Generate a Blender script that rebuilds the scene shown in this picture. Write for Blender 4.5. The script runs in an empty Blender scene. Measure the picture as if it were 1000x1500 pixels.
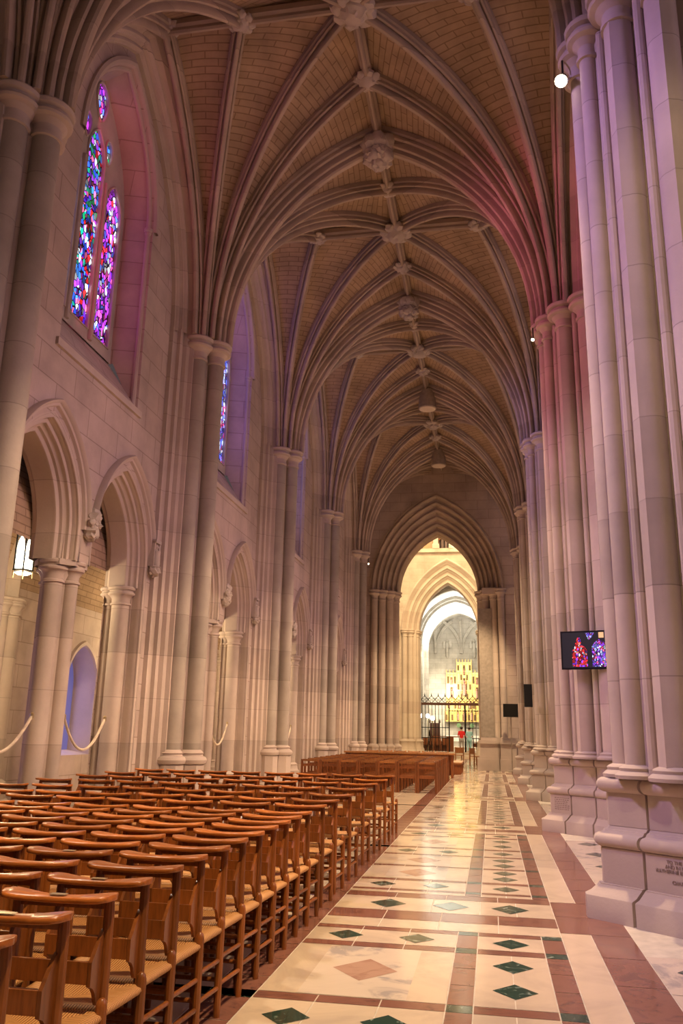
import bpy, bmesh, math, random
from math import sin, cos, pi, sqrt, asin, acos, atan2, radians
from mathutils import Vector, Matrix, noise
from mathutils.geometry import tessellate_polygon
random.seed(7)
S = bpy.context.scene
COL = S.collection

# ------------------------------------------------------------------ layout
YB = [8.3 + 6.9 * k for k in range(-1, 5)]      # bay lines: 1.4, 8.3, 15.2, 22.1, 29.0, 35.9
HB = 3.45                                        # half a bay
XC = -2.1                                        # ridge of the vault
XW = -6.2                                        # face of the left wall
XP = 2.15                                        # axis of the right piers
ZS, ZT = 9.33, 14.2                              # springing, crown
YE = 39.35                                       # end wall

# ------------------------------------------------------------------ materials
MAT = {}
def newmat(name):
    m = bpy.data.materials.new(name); m.use_nodes = True
    nt = m.node_tree; b = nt.nodes['Principled BSDF']
    MAT[name] = m
    return m, nt, b
def N(nt, t, **kw):
    n = nt.nodes.new(t)
    for k, v in kw.items():
        if k.startswith('_'): n.inputs[k[1:].replace('_', ' ')].default_value = v
        else: setattr(n, k, v)
    return n
def math_node(nt, op, a, b=None, clamp=False):
    n = nt.nodes.new('ShaderNodeMath'); n.operation = op; n.use_clamp = clamp
    for i, v in enumerate((a, b)):
        if v is None: continue
        if isinstance(v, (int, float)): n.inputs[i].default_value = v
        else: nt.links.new(v, n.inputs[i])
    return n.outputs[0]
def mixc(nt, fac, a, b, mode='MIX'):
    n = nt.nodes.new('ShaderNodeMix'); n.data_type = 'RGBA'; n.blend_type = mode
    for s, v in ((n.inputs[0], fac), (n.inputs[6], a), (n.inputs[7], b)):
        if isinstance(v, (int, float)): s.default_value = v
        elif isinstance(v, (tuple, list)): s.default_value = (*v[:3], 1)
        else: nt.links.new(v, s)
    return n.outputs[2]
def ramp(nt, fac, stops, interp='LINEAR'):
    n = nt.nodes.new('ShaderNodeValToRGB'); n.color_ramp.interpolation = interp
    els = n.color_ramp.elements
    while len(els) < len(stops): els.new(0.5)
    for e, (p, c) in zip(els, stops): e.position = p; e.color = (*c[:3], 1)
    nt.links.new(fac, n.inputs[0]); return n.outputs[0]
def position(nt):
    g = nt.nodes.new('ShaderNodeNewGeometry'); s = nt.nodes.new('ShaderNodeSeparateXYZ')
    nt.links.new(g.outputs['Position'], s.inputs[0]); return g.outputs['Position'], s.outputs
def mottle(nt, pos, base, amt=.18, scale=1.2):
    n = N(nt, 'ShaderNodeTexNoise', _Scale=scale, _Detail=5.0, _Roughness=.6)
    nt.links.new(pos, n.inputs['Vector'])
    lo = tuple(c * (1 - amt) for c in base); hi = tuple(min(1, c * (1 + amt)) for c in base)
    return ramp(nt, n.outputs['Fac'], [(.3, lo), (.7, hi)])
def stone(name, base, mode='wall', rough=.8, bw=1.05, bh=.46, joint=.62, amt=.18):
    m, nt, b = newmat(name)
    pos, xyz = position(nt)
    col = mottle(nt, pos, base, amt)
    if mode in ('wall', 'web'):
        br = N(nt, 'ShaderNodeTexBrick', offset=.5)
        br.inputs['Color1'].default_value = (1, 1, 1, 1); br.inputs['Color2'].default_value = (.88, .86, .85, 1)
        br.inputs['Mortar'].default_value = (joint, joint * .95, joint * .9, 1)
        br.inputs['Scale'].default_value = 1.0
        br.inputs['Mortar Size'].default_value = .009 if mode == 'wall' else .012
        br.inputs['Brick Width'].default_value = bw; br.inputs['Row Height'].default_value = bh
        if mode == 'wall':
            c = nt.nodes.new('ShaderNodeCombineXYZ')
            nt.links.new(math_node(nt, 'ADD', xyz[0], xyz[1]), c.inputs[0]); nt.links.new(xyz[2], c.inputs[1])
            nt.links.new(c.outputs[0], br.inputs['Vector'])
        else:
            uv = nt.nodes.new('ShaderNodeUVMap'); nt.links.new(uv.outputs[0], br.inputs['Vector'])
        col = mixc(nt, 1.0, col, br.outputs['Color'], 'MULTIPLY')
    elif mode == 'shaft':
        zz = math_node(nt, 'ADD', math_node(nt, 'DIVIDE', xyz[2], .78), .37)
        f = math_node(nt, 'FRACT', zz)
        j = math_node(nt, 'LESS_THAN', f, .014)
        col = mixc(nt, j, col, tuple(c * joint for c in base))
        n2 = N(nt, 'ShaderNodeTexWhiteNoise', noise_dimensions='1D')
        nt.links.new(math_node(nt, 'FLOOR', zz), n2.inputs['W'])
        col = mixc(nt, .12, col, n2.outputs['Value'], 'OVERLAY')
    nt.links.new(col, b.inputs['Base Color'])
    b.inputs['Roughness'].default_value = rough
    b.inputs['Specular IOR Level'].default_value = .25
    nz = N(nt, 'ShaderNodeTexNoise', _Scale=38.0, _Detail=3.0); nt.links.new(pos, nz.inputs['Vector'])
    bp = N(nt, 'ShaderNodeBump', _Strength=.08, _Distance=.02)
    nt.links.new(nz.outputs['Fac'], bp.inputs['Height']); nt.links.new(bp.outputs[0], b.inputs['Normal'])
    return m
def plain(name, col, rough=.6, metal=0., spec=.4):
    m, nt, b = newmat(name); b.inputs['Base Color'].default_value = (*col, 1)
    b.inputs['Roughness'].default_value = rough; b.inputs['Metallic'].default_value = metal
    b.inputs['Specular IOR Level'].default_value = spec
    n = N(nt, 'ShaderNodeTexNoise', _Scale=9.0, _Detail=3.0)
    pos, _ = position(nt); nt.links.new(pos, n.inputs['Vector'])
    nt.links.new(ramp(nt, n.outputs['Fac'], [(.3, tuple(c * .85 for c in col)), (.7, tuple(min(1, c * 1.12) for c in col))]), b.inputs['Base Color'])
    return m
def emit(name, col, s):
    m, nt, b = newmat(name); b.inputs['Base Color'].default_value = (*[c * .3 for c in col], 1)
    b.inputs['Emission Color'].default_value = (*col, 1); b.inputs['Emission Strength'].default_value = s
    return m
def wood(name, col, rough=.32, grain=(60, 60, 6)):
    m, nt, b = newmat(name)
    tc = nt.nodes.new('ShaderNodeTexCoord'); oi = nt.nodes.new('ShaderNodeObjectInfo')
    mp = N(nt, 'ShaderNodeMapping'); mp.inputs['Scale'].default_value = grain
    nt.links.new(tc.outputs['Object'], mp.inputs[0])
    w = N(nt, 'ShaderNodeTexNoise', _Scale=1.0, _Detail=5.0, _Roughness=.65, noise_dimensions='4D')
    nt.links.new(mp.outputs[0], w.inputs['Vector'])
    nt.links.new(math_node(nt, 'MULTIPLY', oi.outputs['Random'], 30.), w.inputs['W'])
    c = ramp(nt, w.outputs['Fac'], [(.28, tuple(x * .55 for x in col)), (.5, col), (.75, tuple(min(1, x * 1.35) for x in col))])
    v = math_node(nt, 'ADD', math_node(nt, 'MULTIPLY', oi.outputs['Random'], .5), .72)
    hs = N(nt, 'ShaderNodeHueSaturation'); nt.links.new(c, hs.inputs['Color']); nt.links.new(v, hs.inputs['Value'])
    nt.links.new(hs.outputs[0], b.inputs['Base Color']); b.inputs['Roughness'].default_value = rough
    return m
def marble(name, col, vein, rough=.12, scale=2.2, w=.35):
    m, nt, b = newmat(name); pos, xyz = position(nt)
    n = N(nt, 'ShaderNodeTexNoise', _Scale=scale, _Detail=8.0, _Roughness=.62, _Distortion=1.6)
    nt.links.new(pos, n.inputs['Vector'])
    c = ramp(nt, n.outputs['Fac'], [(.36, vein), (.36 + w * .4, col), (.8, tuple(min(1, x * 1.08) for x in col))])
    nt.links.new(c, b.inputs['Base Color']); b.inputs['Roughness'].default_value = rough
    b.inputs['Specular IOR Level'].default_value = .5
    return m
def stained(name, stops, strength, scale=(13, 13, 8), dark=.075, seed=0., facing='YZ'):
    """backlit coloured glass set in dark lead"""
    m, nt, b = newmat(name); pos, xyz = position(nt)
    mp = N(nt, 'ShaderNodeMapping'); mp.inputs['Scale'].default_value = scale; mp.inputs['Location'].default_value = (seed, seed * 1.7, seed * .3)
    mp.inputs['Rotation'].default_value = (.5, .25, .2)
    nt.links.new(pos, mp.inputs[0])
    v = N(nt, 'ShaderNodeTexVoronoi', feature='F1', _Scale=1.0, _Randomness=.9)
    e = N(nt, 'ShaderNodeTexVoronoi', feature='DISTANCE_TO_EDGE', _Scale=1.0, _Randomness=.9)
    nt.links.new(mp.outputs[0], v.inputs['Vector']); nt.links.new(mp.outputs[0], e.inputs['Vector'])
    sp = nt.nodes.new('ShaderNodeSeparateColor'); nt.links.new(v.outputs['Color'], sp.inputs[0])
    big = N(nt, 'ShaderNodeTexNoise', _Scale=1.3, _Detail=1.0); nt.links.new(pos, big.inputs['Vector'])
    idx = math_node(nt, 'FRACT', math_node(nt, 'ADD', math_node(nt, 'MULTIPLY', sp.outputs[0], .75), math_node(nt, 'MULTIPLY', big.outputs['Fac'], .9)))
    c = ramp(nt, idx, stops, 'CONSTANT')
    bri = math_node(nt, 'POWER', math_node(nt, 'ADD', math_node(nt, 'MULTIPLY', sp.outputs[1], 1.0), .25), 1.8)
    lead = math_node(nt, 'GREATER_THAN', e.outputs['Distance'], dark)
    st = math_node(nt, 'MULTIPLY', math_node(nt, 'MULTIPLY', bri, lead), strength)
    b.inputs['Base Color'].default_value = (.02, .02, .025, 1); b.inputs['Roughness'].default_value = .25
    nt.links.new(c, b.inputs['Emission Color']); nt.links.new(st, b.inputs['Emission Strength'])
    return m

LIME = (.50, .405, .345)
stone('limestone_wall', LIME, 'wall')
stone('limestone_shaft', (.50, .412, .345), 'shaft', joint=.72, amt=.12)
stone('limestone_carved', (.49, .42, .36), 'none', amt=.22)
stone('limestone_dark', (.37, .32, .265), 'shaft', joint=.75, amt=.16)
stone('limestone_base', (.50, .412, .35), 'none', amt=.10)
stone('vault_web', (.42, .30, .20), 'web', bw=.52, bh=.135, joint=.60, amt=.25)
stone('vault_rib', (.43, .34, .265), 'shaft', joint=.85, amt=.15)
stone('chapel_stone', (.50, .48, .44), 'wall')
stone('chapel_white', (.75, .73, .68), 'none', amt=.06)
stone('warm_stone', (.58, .48, .375), 'wall', joint=.8)
stone('warm_shaft', (.58, .48, .38), 'shaft', joint=.85, amt=.08)
marble('marble_cream', (.66, .535, .39), (.53, .43, .33), w=.5, scale=1.1, rough=.15)
marble('marble_pale', (.64, .54, .43), (.40, .36, .33), w=.25, scale=2.0)
marble('marble_red', (.235, .105, .075), (.16, .075, .06), scale=4.0, rough=.14)
marble('marble_pink', (.46, .29, .21), (.38, .22, .16), scale=4.0, rough=.14)
marble('marble_green', (.018, .055, .042), (.25, .33, .27), scale=9., w=.22, rough=.1)
plain('grout', (.62, .56, .46), .5)
wood('chair_wood', (.24, .075, .015), .30)
wood('pew_wood_lit', (.36, .14, .045), .25)  # pew wood made brighter, the highlights on tops and slats put into the colour
wood('chair_rail', (.40, .122, .020), .28, (9, 50, 50))
wood('pew_wood', (.23, .072, .022), .3)
wood('pale_wood', (.50, .22, .08), .35)
wood('dark_wood', (.10, .035, .015), .4)
plain('black_iron', (.012, .011, .010), .5, .4)
plain('black_plastic', (.008, .008, .009), .35)
plain('brass', (.62, .50, .28), .3, .8)
plain('gold', (.84, .60, .22), .35, .35)
plain('rope_fibre', (.68, .57, .42), .85)
plain('grey_board', (.33, .28, .23), .7)
plain('speaker_grey', (.33, .27, .21), .6)
plain('white_cloth', (.85, .83, .78), .8)
plain('red_cloth', (.62, .02, .02), .8)
plain('blue_cloth', (.30, .55, .60), .8)
plain('grey_cloth', (.35, .33, .32), .8)
plain('skin', (.55, .33, .24), .6)
plain('hair', (.03, .02, .015), .6)
plain('engraving', (.29, .215, .19), .9)
plain('wreath_green', (.14, .24, .12), .8)
plain('robe_paint', (.55, .30, .25), .7)
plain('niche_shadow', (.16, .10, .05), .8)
emit('lamp_glow', (1.0, .82, .55), 14)
emit('lantern_glow', (1.0, .90, .68), 7)
emit('white_bulb', (1.0, .93, .78), 25)
GL1 = [(0, (.02, .10, .9)), (.14, (.9, .02, .02)), (.24, (.10, .02, .75)), (.40, (.0, .35, .12)), (.52, (.35, .05, .9)), (.66, (.8, .9, 1.)), (.76, (.05, .3, 1.)), (.86, (.9, .15, .35)), (.94, (.0, .5, .35))]
GL2 = [(0, (.45, .05, .9)), (.16, (.9, .03, .05)), (.30, (.25, .03, .85)), (.46, (.9, .1, .45)), (.58, (.9, .9, 1.)), (.70, (.1, .2, 1.)), (.85, (.6, .05, .9))]
GLB = [(0, (.10, .15, .9)), (.3, (.3, .3, 1.)), (.5, (.6, .75, 1.)), (.65, (.7, .05, .2)), (.75, (.15, .1, .8)), (.9, (.8, .85, 1.))]
GLR = [(0, (.9, .02, .02)), (.35, (.7, .0, .05)), (.55, (.9, .25, .2)), (.65, (.3, .05, .8)), (.78, (.95, .05, .05)), (.93, (.7, .8, 1.))]
GLP = [(0, (.3, .05, .9)), (.25, (.15, .1, .9)), (.45, (.7, .1, .8)), (.6, (.9, .1, .2)), (.72, (.3, .3, 1.)), (.9, (.7, .85, 1.))]
stained('glass_many', GL1, 1.7, seed=1.)
stained('glass_violet', GL2, 1.7, seed=4.)
stained('glass_blue', GLB, 1.6, seed=8.)
emit('glass_dim', (.17, .15, .42), .55)
stained('screen_red', GLR, 1.6, (44, 44, 26), .08, 2.)
stained('screen_violet', GLP, 1.6, (44, 44, 30), .08, 5.)
emit('screen_black', (.01, .009, .012), 1.0)
emit('screen_amber', (.85, .45, .22), 1.0)
def rush():
    m, nt, b = newmat('rush_weave')
    tc = nt.nodes.new('ShaderNodeTexCoord')
    sx = nt.nodes.new('ShaderNodeSeparateXYZ'); nt.links.new(tc.outputs['UV'], sx.inputs[0])
    w = N(nt, 'ShaderNodeTexWave', _Scale=1.0, _Distortion=1.2, wave_type='BANDS', bands_direction='X'); w.inputs['Detail'].default_value = 2
    mp = N(nt, 'ShaderNodeMapping'); mp.inputs['Scale'].default_value = (26, 3, 1); nt.links.new(tc.outputs['UV'], mp.inputs[0])
    nt.links.new(mp.outputs[0], w.inputs['Vector'])
    c = ramp(nt, w.outputs['Fac'], [(.0, (.24, .10, .03)), (.45, (.58, .28, .09)), (1., (.74, .40, .15))])
    nt.links.new(c, b.inputs['Base Color']); b.inputs['Roughness'].default_value = .5
    bp = N(nt, 'ShaderNodeBump', _Strength=.6, _Distance=.004); nt.links.new(w.outputs['Fac'], bp.inputs['Height']); nt.links.new(bp.outputs[0], b.inputs['Normal'])
rush()

# ------------------------------------------------------------------ mesh builder
class MB:
    def __init__(s): s.v = []; s.f = []; s.m = []; s.uv = []
    def add(s, vs, fs, mi=0, uv=None):
        b = len(s.v); s.v += [tuple(p) for p in vs]
        for k, f in enumerate(fs):
            s.f.append(tuple(b + i for i in f)); s.m.append(mi)
            s.uv.append(uv[k] if uv else None)
    def grid(s, rows, closed=False, mi=0, uvs=None):
        n = len(rows[0]); vs = [p for r in rows for p in r]; fs = []; uv = [] if uvs else None
        for i in range(len(rows) - 1):
            for j in range(n if closed else n - 1):
                k = (j + 1) % n
                fs.append((i * n + j, i * n + k, (i + 1) * n + k, (i + 1) * n + j))
                if uvs: uv.append((uvs[i][j], uvs[i][k], uvs[i + 1][k], uvs[i + 1][j]))
        s.add(vs, fs, mi, uv)
    def box(s, x0, x1, y0, y1, z0, z1, mi=0):
        vs = [(x, y, z) for z in (z0, z1) for x, y in ((x0, y0), (x1, y0), (x1, y1), (x0, y1))]
        s.add(vs, [(3, 2, 1, 0), (4, 5, 6, 7), (0, 1, 5, 4), (1, 2, 6, 5), (2, 3, 7, 6), (3, 0, 4, 7)], mi)
    def lathe(s, cx, cy, prof, n=16, mi=0, cap=True, sx=1., sy=1.):
        rows = [[(cx + sx * r * cos(2 * pi * j / n), cy + sy * r * sin(2 * pi * j / n), z) for j in range(n)] for z, r in prof]
        b = len(s.v); s.grid(rows, True, mi)
        if cap:
            s.f.append(tuple(b + j for j in reversed(range(n)))); s.m.append(mi); s.uv.append(None)
            L = b + (len(rows) - 1) * n
            s.f.append(tuple(L + j for j in range(n))); s.m.append(mi); s.uv.append(None)
    def stack(s, outline, levels, cx=0., cy=0., mi=0, cap=True):
        """outline scaled about the centre: levels = (z, scale)"""
        rows = [[(cx + x * k, cy + y * k, z) for x, y in outline] for z, k in levels]
        n = len(outline); b = len(s.v); s.grid(rows, True, mi)
        if cap:
            t = tessellate_polygon([[Vector((x, y, 0)) for x, y in outline]])
            L = b + (len(rows) - 1) * n
            for tri in t:
                s.f.append(tuple(L + i for i in tri)); s.m.append(mi); s.uv.append(None)
    def tube(s, pts, r, n=8, mi=0, cap=True):
        pts = [Vector(p) for p in pts]; rows = []
        rs = r if isinstance(r, (list, tuple)) else [r] * len(pts)
        t0 = (pts[1] - pts[0]).normalized(); u = t0.orthogonal().normalized()
        for i, p in enumerate(pts):
            t = (pts[min(i + 1, len(pts) - 1)] - pts[max(i - 1, 0)]).normalized()
            u = (u - t * u.dot(t)).normalized(); w = t.cross(u)
            rows.append([tuple(p + rs[i] * (cos(2 * pi * j / n) * u + sin(2 * pi * j / n) * w)) for j in range(n)])
        b = len(s.v); s.grid(rows, True, mi)
        if cap:
            s.f.append(tuple(b + j for j in reversed(range(n)))); s.m.append(mi); s.uv.append(None)
            L = b + (len(rows) - 1) * n
            s.f.append(tuple(L + j for j in range(n))); s.m.append(mi); s.uv.append(None)
    def poly(s, outline, holes, mp, mi=0):
        loops = [[Vector((a, b, 0)) for a, b in o] for o in [outline] + holes]
        flat = [p for l in loops for p in l]
        tris = tessellate_polygon(loops)
        s.add([mp(p.x, p.y) for p in flat], [tuple(t) for t in tris], mi)
    def prism(s, outline, mp0, mp1, mi=0):
        n = len(outline); a = [mp0(*p) for p in outline]; b = [mp1(*p) for p in outline]
        tris = [tuple(t) for t in tessellate_polygon([[Vector((p[0], p[1], 0)) for p in outline]])]
        fs = tris + [tuple(n + i for i in reversed(t)) for t in tris] + [(i, (i + 1) % n, n + (i + 1) % n, n + i) for i in range(n)]
        s.add(a + b, fs, mi)
    def blob(s, c, r, amp=.18, freq=6., seed=0., sub=3, sq=(1, 1, 1), mi=0):
        bm = bmesh.new(); bmesh.ops.create_icosphere(bm, subdivisions=sub, radius=1.0)
        o = Vector((seed * 3.1, seed * 1.3, seed * 2.7)); vs = []
        for v in bm.verts:
            p = v.co.normalized(); d = 1 + amp * (noise.noise(p * freq * .5 + o) + .6 * noise.noise(p * freq + o))
            vs.append((c[0] + p.x * r * d * sq[0], c[1] + p.y * r * d * sq[1], c[2] + p.z * r * d * sq[2]))
        s.add(vs, [tuple(v.index for v in f.verts) for f in bm.faces], mi); bm.free()
    def build(s, name, mats, parent=None, sharp=35, recalc=True):
        me = bpy.data.meshes.new(name); me.from_pydata(s.v, [], s.f)
        mats = mats if isinstance(mats, (list, tuple)) else [mats]
        for m in mats: me.materials.append(MAT[m])
        if any(s.m): me.polygons.foreach_set('material_index', s.m)
        if any(u is not None for u in s.uv):
            l = me.uv_layers.new(name='UVMap'); k = 0
            for f, u in zip(s.f, s.uv):
                for i in range(len(f)):
                    if u is not None: l.data[k].uv = u[i]
                    k += 1
        if recalc:
            bm = bmesh.new(); bm.from_mesh(me); bmesh.ops.recalc_face_normals(bm, faces=bm.faces); bm.to_mesh(me); bm.free()
        if sharp:
            me.polygons.foreach_set('use_smooth', [True] * len(me.polygons)); me.set_sharp_from_angle(angle=radians(sharp))
        o = bpy.data.objects.new(name, me); COL.objects.link(o)
        if parent is not None: o.parent = parent
        return o
def tag(o, label=None, cat=None, group=None, kind=None):
    for k, v in (('label', label), ('category', cat), ('group', group), ('kind', kind)):
        if v: o[k] = v
    return o
def thing(name, label, cat, loc=(0, 0, 0), rz=0., group=None):
    o = bpy.data.objects.new(name, None); COL.objects.link(o)
    o.location = loc; o.rotation_euler = (0, 0, rz); o.empty_display_size = .2
    return tag(o, label, cat, group)
def dup(o, loc=None, rz=None, label=None, group=None, skip=()):
    def cp(q, par):
        c = q.copy(); COL.objects.link(c)
        if par is not None: c.parent = par
        for ch in KIDS.get(q.name, q.children):
            if ch.name.split('.')[0] not in skip: cp(ch, c)
        return c
    KIDS = {}
    r = cp(o, None)
    if loc is not None: r.location = loc
    if rz is not None: r.rotation_euler = (0, 0, rz)
    if label: r['label'] = label
    if group: r['group'] = group
    return r
ORD = ['nearest', 'second', 'third', 'fourth', 'fifth', 'sixth', 'seventh', 'eighth', 'ninth', 'tenth', 'eleventh', 'twelfth', 'thirteenth',
       'fourteenth', 'fifteenth', 'sixteenth', 'seventeenth', 'eighteenth', 'nineteenth', 'twentieth', 'twenty-first', 'twenty-second']

# ------------------------------------------------------------------ pointed arches
def arch(a, h, z0, zb=None, n=14):
    """(s, z) up the left, over the point, down the right"""
    R = (a * a + h * h) / (2 * a); te = asin(min(1, h / R)) if R >= a else pi - asin(min(1, h / R))
    L = [(-a + R * (1 - cos(te * i / n)), z0 + R * sin(te * i / n)) for i in range(n + 1)]
    if zb is not None: L = [(-a, zb)] + L
    return L + [(-x, z) for x, z in reversed(L[:-1])]
def conc(a, h, w):
    R = (a * a + h * h) / (2 * a); c = R - a
    return a + w, sqrt((R + w) ** 2 - c * c)
def arch_loft(mb, inner, outer, prof, mp, mi=0):
    rows = []
    for (s0, z0), (s1, z1) in zip(inner, outer):
        rows.append([mp(s0 + (s1 - s0) * k, z0 + (z1 - z0) * k, d) for k, d in prof])
    mb.grid(rows, False, mi)
def rollprof(k0, d0, k1, d1, bulge, n=5, kd=1.0):
    """half-round from (k0,d0) to (k1,d1); kd scales the blend axis into metres"""
    out = []; vx, vy = (k1 - k0) * kd, d1 - d0; L = sqrt(vx * vx + vy * vy) or 1; nx, ny = -vy / L, vx / L
    for i in range(n + 1):
        t = i / n; b = bulge * sin(pi * t)
        out.append((k0 + (k1 - k0) * t + nx * b / kd, d0 + (d1 - d0) * t + ny * b))
    return out

# ------------------------------------------------------------------ capitals and bases
def capital_prof(r, z0, hgt=.48, fl=.12):
    k = hgt / .48
    return [(z0, r), (z0 + .01 * k, r + .028), (z0 + .05 * k, r + .028), (z0 + .07 * k, r + .004), (z0 + .17 * k, r + .012), (z0 + .24 * k, r + fl * .5), (z0 + .265 * k, r + fl * .9),
            (z0 + .30 * k, r + fl), (z0 + .335 * k, r + fl * .85), (z0 + .345 * k, r + fl * .62), (z0 + .375 * k, r + fl * .66), (z0 + .395 * k, r + fl * 1.02), (z0 + .44 * k, r + fl * 1.12),
            (z0 + .47 * k, r + fl * .98), (z0 + .48 * k, r + fl * .8)]
def base_prof(r, z0, fl=.09):
    return [(z0, r + fl), (z0 + .03, r + fl * 1.05), (z0 + .05, r + fl * .8), (z0 + .065, r + fl * .55), (z0 + .09, r + fl * .62), (z0 + .105, r + fl * .4), (z0 + .12, r)]
def mirror4(q):
    """quarter outline from (-x axis) to (-y axis), mirrored into a closed loop"""
    a = list(q); b = [(-x, y) for x, y in reversed(q)]; h = a + [p for p in b if p not in a]
    lo = [(x, -y) for x, y in reversed(h)]
    out = []
    for p in h + lo:
        if not out or (abs(out[-1][0] - p[0]) + abs(out[-1][1] - p[1])) > 1e-5: out.append(p)
    if abs(out[0][0] - out[-1][0]) + abs(out[0][1] - out[-1][1]) < 1e-5: out.pop()
    return out

# ------------------------------------------------------------------ the right-hand piers
def make_pier():
    root = thing('stone_pier', 'x', 'pier')
    quarter = [(-.96, 0, .10), (-.895, -.28, .095), (-.63, -.70, .150), (-.27, -1.02, .155)]
    shafts = []
    for x, y, r in quarter:
        for sx in (1, -1):
            for sy in ((1, -1) if y else (1,)):
                shafts.append((x * sx, y * sy, r))
    core = mirror4([(-.90, -.02), (-.90, -.20), (-.82, -.36), (-.745, -.405), (-.70, -.50), (-.66, -.60), (-.52, -.72), (-.455, -.865), (-.42, -.90), (-.33, -.95), (-.02, -.98)])
    c = MB(); c.stack(core, [(1.18, 1.0), (9.33, 1.0)]); c.build('pier_core', 'limestone_shaft', root)
    # slender rolls in the hollows between the big shafts
    for x, y, r in ((-.775, -.43, .045), (-.46, -.90, .05)):
        for sx in (1, -1):
            for sy in (1, -1):
                m = MB(); m.lathe(x * sx, y * sy, [(1.2, r), (9.1, r)], 10); m.build('roll_moulding', 'limestone_shaft', root)
    for x, y, r in shafts:
        m = MB(); n = 20
        rows = []
        a0 = atan2(y, x)
        for z in (1.19, 8.9):
            rr = []
            for j in range(n):
                a = 2 * pi * j / n + a0
                k = 1.13 if (j == 0 and r > .13) else 1.0      # a fillet runs down the face of the large shafts
                rr.append((x + r * k * cos(a), y + r * k * sin(a), z))
            rows.append(rr)
        m.grid(rows, True); m.build('shaft', 'limestone_shaft', root, sharp=25)
    cp = MB()
    for x, y, r in shafts: cp.lathe(x, y, capital_prof(r, 8.86, .48, .13 if r < .12 else .15), 20)
    cp.stack(core, [(8.92, 1.0), (9.1, 1.03), (9.16, 1.09), (9.2, 1.09), (9.22, 1.06), (9.26, 1.1), (9.34, 1.1)])
    cp.build('capital', 'limestone_base', root, sharp=22)
    pl = mirror4([(-1.36, -.06), (-1.02, -.36), (-.95, -.31), (-1.0, -.40), (-.62, -.76), (-.55, -.71), (-.60, -.82), (-.38, -1.16), (-.30, -1.22), (-.02, -1.24)])
    k = lambda e: 1 - e / 1.25
    b = MB()
    b.stack(pl, [(0, 1), (.19, 1), (.197, k(.006)), (.22, k(.05)), (.285, k(.118)), (.292, k(.118)), (.297, k(.145))])
    b.stack(pl, [(.29, k(.145)), (.592, k(.145)), (.598, k(.165))])
    b.build('plinth', 'limestone_base', root)
    t = MB()
    tor = lambda z0, z1, e0, e1: [(z0 + (z1 - z0) * (1 - cos(pi * i / 8)) / 2, k(e0 + (e1 - e0) * sin(pi * i / 8))) for i in range(9)]
    t.stack(pl, [(.59, k(.17))] + tor(.598, .715, .155, .09) + [(.722, k(.165)), (.745, k(.18)), (.75, k(.20)), (.785, k(.225))])
    t.stack(pl, [(.78, k(.215)), (1.06, k(.215)), (1.065, k(.235))])
    t.stack(pl, [(1.06, k(.225))] + tor(1.065, 1.195, .205, .135) + [(1.20, k(.25)), (1.215, k(.27))])
    for x, y, r in shafts: t.lathe(x, y, base_prof(r, 1.195), 20)
    t.stack(core, [(1.19, 1.09), (1.235, 1.09), (1.265, 1.04), (1.305, 1.0)])
    t.build('moulded_base', 'limestone_base', root)
    return root
pier0 = make_pier()
PIERS = {}
plab = {8.3: 'huge clustered stone pier nearest on the right, engraved plinth beside the aisle floor',
        15.2: 'second clustered stone pier on the right, carrying the television screen',
        22.1: 'third clustered stone pier on the right, behind the television pier',
        29.0: 'fourth clustered stone pier on the right, narrow sliver seen beyond the third',
        35.9: 'fifth and farthest clustered pier on the right, just before the end wall',
        1.4: 'clustered stone pier outside the frame beside the camera'}
for i, y in enumerate(YB[1:]):
    p = pier0 if i == 0 else dup(pier0)
    p.location = (XP, y, 0); p['label'] = plab[round(y, 1)]; p['group'] = 'clustered piers along the right'
    PIERS[round(y, 1)] = p

# engraved words on the nearest plinth
def text_part(name, body, size, loc, rot, parent, mat='engraving', ext=.002):
    cu = bpy.data.curves.new(name, 'FONT'); cu.body = body; cu.size = size; cu.extrude = ext; cu.align_x = 'CENTER'; cu.align_y = 'CENTER'; cu.space_line = 1.1
    t = bpy.data.objects.new(name + '_tmp', cu); COL.objects.link(t)
    dg = bpy.context.evaluated_depsgraph_get(); me = bpy.data.meshes.new_from_object(t.evaluated_get(dg))
    bpy.data.objects.remove(t); me.materials.clear(); me.materials.append(MAT[mat])
    o = bpy.data.objects.new(name, me); COL.objects.link(o); o.parent = parent; o.location = loc; o.rotation_euler = rot
    return o
kk = 1 - .145 / 1.25
def on_plinth(t, z, out=.004):     # along the second block's face
    ax, ay, bx, by = -1.0 * kk, -.40 * kk, -.62 * kk, -.76 * kk
    nx, ny = -(ay - by), -(bx - ax); L = sqrt(nx * nx + ny * ny); nx, ny = nx / L, ny / L
    return (ax + (bx - ax) * t + nx * out, ay + (by - ay) * t + ny * out, z), atan2(by - ay, bx - ax)
for body, z, s, t in (('TO THE GLORY', .545, .040, .74), ('AND IN MEMORY', .508, .040, .74), ('KATHERINE ELIZABETH', .471, .040, .66), ('CHARLES', .39, .040, .70)):
    (x, y, z), a = on_plinth(t, z, .004)
    text_part('inscription', body, s, (x, y, z), (pi / 2, 0, a), PIERS[8.3])
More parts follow.
